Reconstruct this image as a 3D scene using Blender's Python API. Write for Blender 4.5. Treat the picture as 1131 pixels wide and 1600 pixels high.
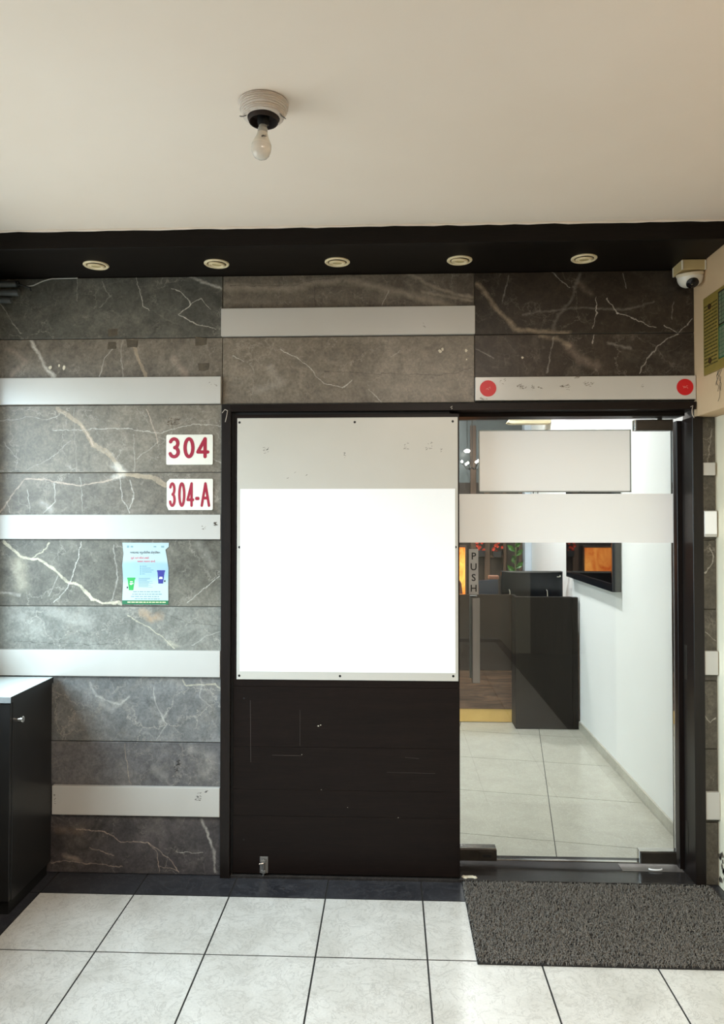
import bpy, bmesh, math, random
import numpy as np
from mathutils import Vector, Matrix, Euler

# ------------------------------------------------------------------ camera, world, light, exposure
scene = bpy.context.scene
COL = scene.collection
for o in list(bpy.data.objects):
    bpy.data.objects.remove(o)

cam_data = bpy.data.cameras.new('camera')
cam_data.sensor_fit = 'HORIZONTAL'
cam_data.sensor_width = 36.0
cam_data.lens = 36.0 * 1133.0 / 1131.0
cam_data.shift_y = -12.8 / 1131.0
cam_data.clip_start = 0.05
cam = bpy.data.objects.new('camera', cam_data)
COL.objects.link(cam)
cam.location = (0.0, -3.18, 1.575)
cam.rotation_euler = (math.radians(91.0), 0.0, math.radians(2.3))
scene.camera = cam

world = bpy.data.worlds.new('daylight')
scene.world = world
world.use_nodes = True
wbg = world.node_tree.nodes['Background']
# cool overcast sky above the horizon, duller ground below it
_t = world.node_tree
_tc = _t.nodes.new('ShaderNodeTexCoord')
_sx = _t.nodes.new('ShaderNodeSeparateXYZ')
_t.links.new(_tc.outputs['Generated'], _sx.inputs[0])
_rp = _t.nodes.new('ShaderNodeValToRGB')
_rp.color_ramp.elements[0].position = 0.47
_rp.color_ramp.elements[0].color = (0.20, 0.21, 0.20, 1)
_rp.color_ramp.elements[1].position = 0.53
_rp.color_ramp.elements[1].color = (0.66, 0.88, 1.0, 1)
_mr = _t.nodes.new('ShaderNodeMapRange')
for _i, _v in enumerate((-1.0, 1.0, 0.0, 1.0)):
    _mr.inputs[_i + 1].default_value = _v
_t.links.new(_sx.outputs['Z'], _mr.inputs[0])
_t.links.new(_mr.outputs[0], _rp.inputs[0])
_t.links.new(_rp.outputs[0], wbg.inputs['Color'])
wbg.inputs['Strength'].default_value = 14.0

vs = scene.view_settings
vs.view_transform = 'Standard'
vs.look = 'None'
vs.gamma = 1.0
vs.use_curve_mapping = False
vs.exposure = 0.4


def area(name, loc, aim, sx, sy, power, color):
    l = bpy.data.lights.new(name, 'AREA')
    l.shape = 'RECTANGLE'
    l.size, l.size_y = sx, sy
    l.energy = power
    l.color = color
    o = bpy.data.objects.new(name, l)
    COL.objects.link(o)
    o.location = loc
    d = Vector(aim) - Vector(loc)
    o.rotation_euler = d.to_track_quat('-Z', 'Y').to_euler()
    return o


# daylight entering by the window opening in the left wall
portal = area('window_portal', (-2.22, -1.175, 1.65), (0.0, -1.175, 1.65), 2.05, 1.30, 1.0, (1.0, 1.0, 1.0))
portal.data.cycles.is_portal = True
# added warm fill light at the lobby ceiling, out of view
area('lobby_fill_light', (0.35, -2.60, 2.685), (0.35, -2.60, 0.0), 0.9, 0.5, 47.0, (1.0, 0.89, 0.78))

# ------------------------------------------------------------------ helpers
R = math.radians
BASE = {}


def lin(c):
    out = []
    for v in c:
        v = v / 255.0
        out.append(v / 12.92 if v <= 0.04045 else ((v + 0.055) / 1.055) ** 2.4)
    return (*out, 1.0)


class MB:
    """collects shapes in world coordinates; build() links them as one mesh object"""

    def __init__(self):
        self.v, self.f = [], []

    def add(self, vs_, fs_):
        b = len(self.v)
        self.v += [tuple(p) for p in vs_]
        self.f += [tuple(b + i for i in f) for f in fs_]
        return self

    def box(self, x0, x1, y0, y1, z0, z1):
        vs_ = [(x, y, z) for x in (x0, x1) for y in (y0, y1) for z in (z0, z1)]
        return self.add(vs_, [(0, 1, 3, 2), (4, 6, 7, 5), (0, 4, 5, 1), (2, 3, 7, 6), (0, 2, 6, 4), (1, 5, 7, 3)])

    def prism(self, pts, axis, a0, a1):
        """polygon pts (2-D) extruded along axis from a0 to a1"""
        n = len(pts)

        def mk(p, a):
            if axis == 'y':
                return (p[0], a, p[1])
            if axis == 'x':
                return (a, p[0], p[1])
            return (p[0], p[1], a)
        vs_ = [mk(p, a0) for p in pts] + [mk(p, a1) for p in pts]
        fs_ = [tuple(range(n)), tuple(range(2 * n - 1, n - 1, -1))]
        for i in range(n):
            j = (i + 1) % n
            fs_.append((i, i + n, j + n, j))
        return self.add(vs_, fs_)

    def tube(self, pts, r, n=10, caps=True):
        pts = [Vector(p) for p in pts]
        rs = r if isinstance(r, (list, tuple)) else [r] * len(pts)
        vs_, fs_ = [], []
        prev = None
        for i, p in enumerate(pts):
            if i == 0:
                t = pts[1] - p
            elif i == len(pts) - 1:
                t = p - pts[i - 1]
            else:
                t = (pts[i + 1] - p).normalized() + (p - pts[i - 1]).normalized()
            t.normalize()
            if prev is None:
                a = t.orthogonal().normalized()
            else:
                a = (prev - t * prev.dot(t))
                if a.length < 1e-6:
                    a = t.orthogonal()
                a.normalize()
            prev = a
            b = t.cross(a)
            for k in range(n):
                an = 2 * math.pi * k / n
                vs_.append(p + (a * math.cos(an) + b * math.sin(an)) * rs[i])
        for i in range(len(pts) - 1):
            for k in range(n):
                k2 = (k + 1) % n
                fs_.append((i * n + k, i * n + k2, (i + 1) * n + k2, (i + 1) * n + k))
        if caps:
            fs_.append(tuple(range(n - 1, -1, -1)))
            fs_.append(tuple((len(pts) - 1) * n + k for k in range(n)))
        return self.add(vs_, fs_)

    def lathe(self, prof, c, n=32, mat=None, wob=None):
        """prof = [(radius, height)...] turned about z through c; mat tilts it"""
        vs_, fs_ = [], []
        for i, (r, h) in enumerate(prof):
            for k in range(n):
                an = 2 * math.pi * k / n
                rr = r * (1 + (wob(i, an) if wob else 0))
                p = Vector((rr * math.cos(an), rr * math.sin(an), h))
                if mat:
                    p = mat @ p
                vs_.append(p + Vector(c))
        for i in range(len(prof) - 1):
            for k in range(n):
                k2 = (k + 1) % n
                fs_.append((i * n + k, i * n + k2, (i + 1) * n + k2, (i + 1) * n + k))
        if prof[0][0] > 0:
            fs_.append(tuple(range(n - 1, -1, -1)))
        if prof[-1][0] > 0:
            fs_.append(tuple((len(prof) - 1) * n + k for k in range(n)))
        return self.add(vs_, fs_)

    def build(self, name, mat, parent=None, bevel=0.0, seg=1, smooth=False):
        me = bpy.data.meshes.new(name)
        base = Vector((0, 0, 0))
        if parent is not None:
            base = BASE.get(parent.as_pointer(), base)
        me.from_pydata([Vector(p) - base for p in self.v], [], self.f)
        bm = bmesh.new()
        bm.from_mesh(me)
        bmesh.ops.remove_doubles(bm, verts=bm.verts, dist=1e-6)
        bmesh.ops.recalc_face_normals(bm, faces=bm.faces)
        if bevel > 0:
            ed = [e for e in bm.edges if len(e.link_faces) == 2 and e.calc_face_angle(0) > 0.5]
            bmesh.ops.bevel(bm, geom=ed, offset=bevel, segments=seg, affect='EDGES', profile=0.5, clamp_overlap=True)
        bm.to_mesh(me)
        bm.free()
        if smooth:
            for p in me.polygons:
                p.use_smooth = True
            try:
                me.set_sharp_from_angle(angle=R(40))
            except Exception:
                pass
        return link(name, me, mat, parent)


def link(name, me, mat, parent=None):
    o = bpy.data.objects.new(name, me)
    COL.objects.link(o)
    if mat is not None:
        me.materials.clear()
        me.materials.append(mat)
    if parent is not None:
        o.parent = parent
        BASE[o.as_pointer()] = BASE.get(parent.as_pointer(), Vector((0, 0, 0)))
    return o


def tag(o, label=None, cat=None, group=None, kind=None):
    if label:
        o['label'] = label
    if cat:
        o['category'] = cat
    if group:
        o['group'] = group
    if kind:
        o['kind'] = kind
    return o


def thing(name, loc, label, cat=None, group=None, kind=None):
    e = bpy.data.objects.new(name, None)
    COL.objects.link(e)
    e.location = loc
    e.empty_display_size = 0.05
    BASE[e.as_pointer()] = Vector(loc)
    return tag(e, label, cat, group, kind)


def copy_tree(o, loc=None, parent=None):
    c = o.copy()
    COL.objects.link(c)
    if parent is not None:
        c.parent = parent
    if loc is not None:
        c.location = loc
    for ch in list(o.children):
        copy_tree(ch, None, c)
    return c


# ------------------------------------------------------------------ materials
class NT:
    def __init__(self, name):
        self.m = bpy.data.materials.new(name)
        self.m.use_nodes = True
        self.t = self.m.node_tree
        self.b = self.t.nodes['Principled BSDF']

    def n(self, typ, **kw):
        nd = self.t.nodes.new(typ)
        for k, v in kw.items():
            setattr(nd, k, v)
        return nd

    def l(self, a, b):
        self.t.links.new(a, b)

    def math(self, op, a, b=None, clamp=False):
        nd = self.n('ShaderNodeMath', operation=op, use_clamp=clamp)
        for i, v in enumerate((a, b)):
            if v is None:
                continue
            if isinstance(v, (int, float)):
                nd.inputs[i].default_value = v
            else:
                self.l(v, nd.inputs[i])
        return nd.outputs[0]

    def mix(self, fac, a, b, blend='MIX'):
        nd = self.n('ShaderNodeMix', data_type='RGBA', blend_type=blend)
        for i, v in ((0, fac), (6, a), (7, b)):
            if isinstance(v, (int, float)):
                nd.inputs[i].default_value = v
            elif isinstance(v, tuple):
                nd.inputs[i].default_value = v
            else:
                self.l(v, nd.inputs[i])
        return nd.outputs[2]

    def noise(self, vec, scale, detail=4.0, rough=0.55, dist=0.0, color=False):
        nd = self.n('ShaderNodeTexNoise')
        nd.inputs['Scale'].default_value = scale
        nd.inputs['Detail'].default_value = detail
        nd.inputs['Roughness'].default_value = rough
        nd.inputs['Distortion'].default_value = dist
        if vec is not None:
            self.l(vec, nd.inputs['Vector'])
        return nd.outputs['Color' if color else 'Fac']

    def rng(self, v, a, b, c=0.0, d=1.0, smooth=False):
        nd = self.n('ShaderNodeMapRange')
        nd.clamp = True
        if smooth:
            nd.interpolation_type = 'SMOOTHSTEP'
        self.l(v, nd.inputs[0])
        for i, x in enumerate((a, b, c, d)):
            nd.inputs[i + 1].default_value = x
        return nd.outputs[0]

    def pos(self):
        return self.n('ShaderNodeNewGeometry').outputs['Position']

    def obj(self):
        return self.n('ShaderNodeTexCoord').outputs['Object']

    def scaled(self, vec, s):
        nd = self.n('ShaderNodeMapping')
        nd.inputs['Scale'].default_value = s
        self.l(vec, nd.inputs['Vector'])
        return nd.outputs[0]

    def bump(self, h, strength, dist=0.002):
        nd = self.n('ShaderNodeBump')
        nd.inputs['Strength'].default_value = strength
        nd.inputs['Distance'].default_value = dist
        self.l(h, nd.inputs['Height'])
        self.l(nd.outputs[0], self.b.inputs['Normal'])

    def set(self, rough=0.5, metal=0.0, spec=0.5):
        self.b.inputs['Roughness'].default_value = rough
        self.b.inputs['Metallic'].default_value = metal
        self.b.inputs['Specular IOR Level'].default_value = spec
        return self.m


def plain(name, c, c2=None, scale=8.0, rough=0.5, metal=0.0, bump=0.0, bscale=60.0, spec=0.5, stretch=None):
    """a slightly mottled procedural material"""
    k = NT(name)
    p = k.obj()
    if stretch:
        p = k.scaled(p, stretch)
    c = lin(c)
    c2 = lin(c2) if c2 else tuple(x * 0.9 for x in c[:3]) + (1.0,)
    f = k.rng(k.noise(p, scale, 5), 0.3, 0.7)
    k.l(k.mix(f, c, c2), k.b.inputs['Base Color'])
    if bump:
        k.bump(k.noise(p, bscale, 4), bump)
    return k.set(rough, metal, spec)


def emit(name, c, strength):
    k = NT(name)
    k.b.inputs['Base Color'].default_value = lin(c)
    k.b.inputs['Emission Color'].default_value = lin(c)
    k.b.inputs['Emission Strength'].default_value = strength
    return k.set(0.5)


# distance from a point to a segment, in the plane of the wall
def seg_group():
    g = bpy.data.node_groups.new('segment_distance', 'ShaderNodeTree')
    for nm in ('P', 'A', 'BA'):
        g.interface.new_socket(nm, in_out='INPUT', socket_type='NodeSocketVector')
    g.interface.new_socket('InvLen2', in_out='INPUT', socket_type='NodeSocketFloat')
    g.interface.new_socket('D', in_out='OUTPUT', socket_type='NodeSocketFloat')
    gi = g.nodes.new('NodeGroupInput')
    go = g.nodes.new('NodeGroupOutput')

    def vm(op):
        n = g.nodes.new('ShaderNodeVectorMath')
        n.operation = op
        return n
    sub = vm('SUBTRACT')
    g.links.new(gi.outputs['P'], sub.inputs[0])
    g.links.new(gi.outputs['A'], sub.inputs[1])
    dot = vm('DOT_PRODUCT')
    g.links.new(sub.outputs[0], dot.inputs[0])
    g.links.new(gi.outputs['BA'], dot.inputs[1])
    mul = g.nodes.new('ShaderNodeMath')
    mul.operation = 'MULTIPLY'
    mul.use_clamp = True
    g.links.new(dot.outputs['Value'], mul.inputs[0])
    g.links.new(gi.outputs['InvLen2'], mul.inputs[1])
    sc = vm('SCALE')
    g.links.new(gi.outputs['BA'], sc.inputs[0])
    g.links.new(mul.outputs[0], sc.inputs['Scale'])
    s2 = vm('SUBTRACT')
    g.links.new(sub.outputs[0], s2.inputs[0])
    g.links.new(sc.outputs[0], s2.inputs[1])
    ln = vm('LENGTH')
    g.links.new(s2.outputs[0], ln.inputs[0])
    g.links.new(ln.outputs['Value'], go.inputs[0])
    return g


SEG = seg_group()
VEINCOL = {'w': (224, 218, 207), 't': (192, 172, 146), 'p': (204, 182, 164), 'y': (218, 208, 182),
           'o': (198, 160, 122), 'd': (48, 42, 38), 'g': (156, 145, 130)}
VEINS = {
    'L1': [
        ([(-1.141, 2.648), (-1.116, 2.555), (-1.106, 2.511), (-1.072, 2.492)], 0.0028, 'w', 0.7),
        ([(-0.975, 2.591), (-0.927, 2.571), (-0.892, 2.518), (-0.945, 2.476), (-0.878, 2.436), (-0.781, 2.406)], 0.0031, 'w', 0.9),
        ([(-0.892, 2.518), (-0.845, 2.546), (-0.806, 2.498)], 0.0025, 'w', 0.8),
        ([(-0.888, 2.639), (-0.753, 2.588)], 0.0084, 'w', 0.6),
        ([(-1.758, 2.534), (-1.688, 2.435), (-1.663, 2.397)], 0.0034, 'w', 0.5),
        ([(-1.408, 2.648), (-1.404, 2.542)], 0.0028, 'w', 0.3),
        ([(-1.305, 2.512), (-1.255, 2.554), (-1.291, 2.627)], 0.0042, 'w', 0.25),
    ],
    'L2': [
        ([(-1.619, 2.366), (-1.579, 2.298), (-1.549, 2.249), (-1.509, 2.201)], 0.0098, 'w', 0.75),
        ([(-1.154, 2.362), (-1.129, 2.285), (-1.09, 2.198)], 0.009, 't', 0.6),
        ([(-1.227, 2.344), (-1.275, 2.287), (-1.3, 2.199)], 0.0028, 'w', 0.6),
        ([(-1.202, 2.364), (-1.202, 2.281), (-1.198, 2.195)], 0.0042, 'w', 0.3),
        ([(-1.727, 2.329), (-1.639, 2.27), (-1.697, 2.213)], 0.0168, 'p', 0.25),
        ([(-0.97, 2.279), (-0.912, 2.207)], 0.0196, 'p', 0.3),
    ],
    'L3': [
        ([(-1.489, 2.053), (-1.381, 1.985), (-1.331, 1.898), (-1.263, 1.864), (-1.204, 1.783), (-1.181, 1.76)], 0.0126, 't', 0.72),
        ([(-1.381, 1.985), (-1.331, 1.898)], 0.0056, 'p', 0.8),
        ([(-1.517, 1.961), (-1.244, 1.966), (-1.127, 1.955), (-1.012, 1.954), (-0.877, 1.978), (-0.751, 1.982)], 0.0025, 'w', 0.6),
        ([(-1.089, 2.051), (-1.05, 1.965), (-1.03, 1.897)], 0.0045, 'p', 0.6),
        ([(-1.754, 2.003), (-1.637, 2.02), (-1.549, 2.008), (-1.491, 2.024)], 0.0025, 'w', 0.5),
        ([(-1.228, 1.8), (-1.181, 1.763)], 0.0224, 'w', 0.75),
        ([(-1.738, 1.911), (-1.679, 1.839)], 0.0028, 'w', 0.35),
        ([(-1.431, 1.909), (-1.518, 1.838), (-1.635, 1.781)], 0.0028, 'w', 0.4),
        ([(-1.142, 1.937), (-1.135, 1.771)], 0.0034, 'w', 0.35),
        ([(-1.418, 2.053), (-1.407, 1.772)], 0.0028, 'w', 0.2),
        ([(-1.026, 1.908), (-1.127, 1.828)], 0.0028, 'w', 0.35),
        ([(-0.825, 1.85), (-0.75, 1.816)], 0.0039, 'w', 0.4),
    ],
    'L4': [
        ([(-1.21, 1.766), (-1.126, 1.754), (-1.069, 1.744), (-1.0, 1.711)], 0.014, 't', 0.7),
        ([(-1.204, 1.754), (-1.262, 1.735), (-1.33, 1.726), (-1.388, 1.712), (-1.477, 1.726), (-1.535, 1.741), (-1.634, 1.741), (-1.682, 1.692), (-1.721, 1.639), (-1.75, 1.595)], 0.0053, 'p', 0.85),
        ([(-1.506, 1.726), (-1.496, 1.649), (-1.554, 1.592)], 0.0039, 'w', 0.6),
        ([(-1.209, 1.744), (-1.194, 1.649), (-1.164, 1.592)], 0.0031, 'w', 0.65),
        ([(-1.165, 1.734), (-1.146, 1.669), (-1.164, 1.61)], 0.0036, 'w', 0.6),
        ([(-1.619, 1.695), (-1.618, 1.595)], 0.0025, 'w', 0.5),
        ([(-1.39, 1.752), (-1.377, 1.595)], 0.0036, 'w', 0.3),
        ([(-1.56, 1.638), (-1.516, 1.601)], 0.0224, 'w', 0.3),
        ([(-1.721, 1.641), (-1.706, 1.595)], 0.0028, 'w', 0.6),
        ([(-1.233, 1.752), (-1.193, 1.76)], 0.0168, 'w', 0.8),
    ],
    'L5': [
        ([(-1.729, 1.458), (-1.65, 1.389), (-1.572, 1.381), (-1.494, 1.332), (-1.444, 1.284), (-1.386, 1.266), (-1.327, 1.209), (-1.279, 1.19), (-1.201, 1.19)], 0.0073, 'y', 0.8),
        ([(-1.528, 1.458), (-1.553, 1.418), (-1.611, 1.381)], 0.005, 'y', 0.7),
        ([(-1.377, 1.462), (-1.416, 1.314), (-1.453, 1.237), (-1.502, 1.189)], 0.0031, 'w', 0.7),
        ([(-0.902, 1.193), (-0.815, 1.268), (-0.758, 1.316)], 0.0031, 'w', 0.7),
        ([(-1.666, 1.366), (-1.645, 1.275)], 0.0448, 'y', 0.42),
        ([(-1.231, 1.453), (-1.216, 1.311), (-1.238, 1.197)], 0.0045, 'w', 0.35),
        ([(-1.747, 1.237), (-1.659, 1.224)], 0.0084, 'w', 0.4),
        ([(-1.485, 1.31), (-1.528, 1.224)], 0.0034, 'w', 0.4),
        ([(-0.852, 1.453), (-0.794, 1.368)], 0.0252, 'w', 0.15),
    ],
    'L6': [
        ([(-1.103, 1.15), (-1.063, 1.124), (-1.022, 1.133)], 0.0224, 'o', 0.5),
        ([(-1.172, 1.141), (-1.065, 1.074), (-1.008, 1.037), (-0.959, 0.995)], 0.0036, 'y', 0.75),
        ([(-1.676, 1.013), (-1.55, 1.019), (-1.403, 1.006), (-1.229, 1.012)], 0.0022, 'd', 0.6),
        ([(-1.008, 1.142), (-0.891, 1.104), (-0.748, 1.095)], 0.0025, 'd', 0.55),
        ([(-0.987, 1.02), (-0.947, 1.006)], 0.014, 'y', 0.4),
        ([(-1.513, 1.153), (-1.339, 1.097)], 0.0336, 'w', 0.2),
        ([(-1.687, 1.138), (-1.57, 1.067)], 0.0392, 'w', 0.18),
        ([(-0.879, 1.001), (-0.751, 1.073)], 0.0034, 'w', 0.35),
    ],
    'L7': [
        ([(-0.919, 0.857), (-0.901, 0.829), (-0.842, 0.836), (-0.775, 0.836), (-0.747, 0.811)], 0.005, 'y', 0.65),
        ([(-1.044, 0.82), (-1.043, 0.744), (-0.995, 0.658), (-1.034, 0.592)], 0.0045, 'w', 0.35),
        ([(-1.334, 0.834), (-1.305, 0.778), (-1.198, 0.742), (-1.159, 0.779)], 0.0062, 'w', 0.35),
        ([(-1.279, 0.758), (-1.236, 0.716), (-1.193, 0.759)], 0.0168, 'w', 0.2),
        ([(-1.02, 0.662), (-0.992, 0.705)], 0.0112, 'w', 0.25),
        ([(-0.835, 0.847), (-0.849, 0.776), (-0.792, 0.735)], 0.0034, 'w', 0.3),
    ],
    'L8': [
        ([(-1.183, 0.57), (-1.177, 0.514), (-1.153, 0.392)], 0.0025, 't', 0.6),
        ([(-0.877, 0.552), (-0.791, 0.525), (-0.82, 0.44)], 0.0252, 'w', 0.18),
        ([(-1.048, 0.465), (-1.005, 0.424)], 0.0224, 'w', 0.18),
    ],
    'L9': [
        ([(-1.39, 0.19), (-1.268, 0.182), (-1.186, 0.139), (-1.075, 0.137), (-0.984, 0.074), (-0.933, 0.011)], 0.0034, 'p', 0.65),
        ([(-1.075, 0.137), (-1.034, 0.093), (-1.019, 0.014)], 0.0028, 'p', 0.65),
        ([(-1.328, 0.113), (-1.226, 0.079)], 0.0028, 'p', 0.55),
        ([(-1.511, 0.039), (-1.45, 0.055), (-1.358, 0.042), (-1.185, 0.03)], 0.0034, 'p', 0.6),
        ([(-0.834, 0.245), (-0.803, 0.175), (-0.778, 0.098), (-0.773, 0.018)], 0.0073, 'w', 0.5),
        ([(-0.943, 0.1), (-0.824, 0.097)], 0.0025, 'w', 0.5),
        ([(-1.02, 0.04), (-0.934, 0.014)], 0.0025, 'p', 0.5),
        ([(-1.491, 0.191), (-1.362, 0.18)], 0.0224, 'o', 0.12),
        ([(-1.447, 0.08), (-1.375, 0.053)], 0.014, 'p', 0.35),
    ],
    'M1': [
        ([(-0.739, 2.594), (-0.558, 2.586), (-0.42, 2.588), (-0.325, 2.614), (-0.198, 2.617), (-0.084, 2.591), (0.032, 2.561), (0.147, 2.534), (0.272, 2.493)], 0.021, 'g', 0.85),
        ([(-0.713, 2.599), (-0.421, 2.598), (-0.33, 2.625), (-0.228, 2.633)], 0.002, 'd', 0.7),
        ([(-0.336, 2.624), (-0.342, 2.509)], 0.002, 'd', 0.55),
        ([(0.074, 2.64), (0.178, 2.59), (0.281, 2.552), (0.354, 2.536)], 0.0098, 'g', 0.85),
        ([(0.138, 2.565), (0.251, 2.541), (0.354, 2.52)], 0.0084, 'g', 0.75),
        ([(-0.008, 2.567), (-0.036, 2.502)], 0.0025, 'w', 0.5),
        ([(-0.2, 2.629), (-0.271, 2.571)], 0.0025, 'd', 0.55),
        ([(-0.733, 2.533), (-0.541, 2.525)], 0.0168, 'g', 0.25),
    ],
    'M2': [
        ([(-0.489, 2.314), (-0.419, 2.277), (-0.346, 2.214), (-0.293, 2.165), (-0.208, 2.139), (-0.167, 2.17)], 0.0025, 'w', 0.75),
        ([(-0.293, 2.217), (-0.011, 2.205), (0.208, 2.198), (0.292, 2.203), (0.353, 2.222)], 0.0022, 'd', 0.7),
        ([(-0.483, 2.298), (-0.419, 2.181), (-0.392, 2.086)], 0.0022, 'd', 0.4),
        ([(-0.706, 2.288), (-0.652, 2.262)], 0.0028, 'w', 0.6),
        ([(-0.54, 2.232), (-0.483, 2.161), (-0.597, 2.133)], 0.0224, 'w', 0.16),
        ([(0.076, 2.185), (0.073, 2.083)], 0.002, 'd', 0.45),
        ([(-0.101, 2.135), (-0.045, 2.084)], 0.0022, 'w', 0.45),
        ([(-0.002, 2.27), (0.04, 2.304)], 0.0022, 'w', 0.35),
        ([(-0.143, 2.158), (0.25, 2.138)], 0.0392, 'g', 0.2),
    ],
    'R1': [
        ([(0.373, 2.595), (0.418, 2.548), (0.458, 2.491), (0.499, 2.446), (0.548, 2.393), (0.649, 2.379), (0.77, 2.373)], 0.0129, 't', 0.45),
        ([(0.936, 2.522), (0.981, 2.46), (1.07, 2.428), (1.144, 2.392)], 0.0031, 'w', 0.65),
        ([(0.896, 2.528), (0.896, 2.461), (0.875, 2.39)], 0.0031, 'w', 0.65),
        ([(1.179, 2.402), (1.244, 2.37), (1.307, 2.431)], 0.0028, 'w', 0.6),
        ([(0.579, 2.454), (0.709, 2.478), (0.82, 2.487), (1.01, 2.471), (1.14, 2.508)], 0.0062, 'w', 0.13),
        ([(0.709, 2.392), (0.73, 2.453), (0.791, 2.533), (0.821, 2.635)], 0.0084, 'w', 0.12),
        ([(0.696, 2.637), (0.782, 2.574)], 0.0028, 'w', 0.4),
        ([(1.007, 2.633), (1.016, 2.561)], 0.0028, 'w', 0.45),
        ([(0.516, 2.634), (0.49, 2.519)], 0.0042, 'w', 0.2),
        ([(0.875, 2.542), (0.82, 2.599)], 0.0168, 'p', 0.12),
        ([(1.217, 2.426), (1.232, 2.51)], 0.0034, 'w', 0.25),
    ],
    'R2': [
        ([(0.654, 2.365), (0.723, 2.353), (0.76, 2.331), (0.772, 2.319)], 0.0126, 't', 0.38),
        ([(0.772, 2.319), (0.819, 2.263), (0.887, 2.229)], 0.0252, 'p', 0.2),
        ([(0.885, 2.369), (0.877, 2.329)], 0.0034, 'w', 0.6),
        ([(1.244, 2.368), (1.169, 2.327), (1.118, 2.266), (1.079, 2.195)], 0.0039, 'w', 0.5),
        ([(0.709, 2.362), (0.678, 2.2)], 0.0045, 'w', 0.25),
        ([(0.376, 2.309), (0.445, 2.266)], 0.0039, 'w', 0.25),
        ([(0.943, 2.323), (1.039, 2.303)], 0.0084, 'w', 0.2),
    ],
    'N': [
        ([(1.385, 1.953), (1.362, 1.809)], 0.0034, 'w', 0.4),
        ([(1.367, 1.443), (1.383, 1.402), (1.378, 1.374), (1.345, 1.333)], 0.0036, 'w', 0.6),
        ([(1.348, 1.072), (1.391, 1.039)], 0.0028, 'w', 0.5),
        ([(1.34, 0.716), (1.361, 0.687), (1.386, 0.711)], 0.0036, 'w', 0.6),
    ],
}


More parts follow.
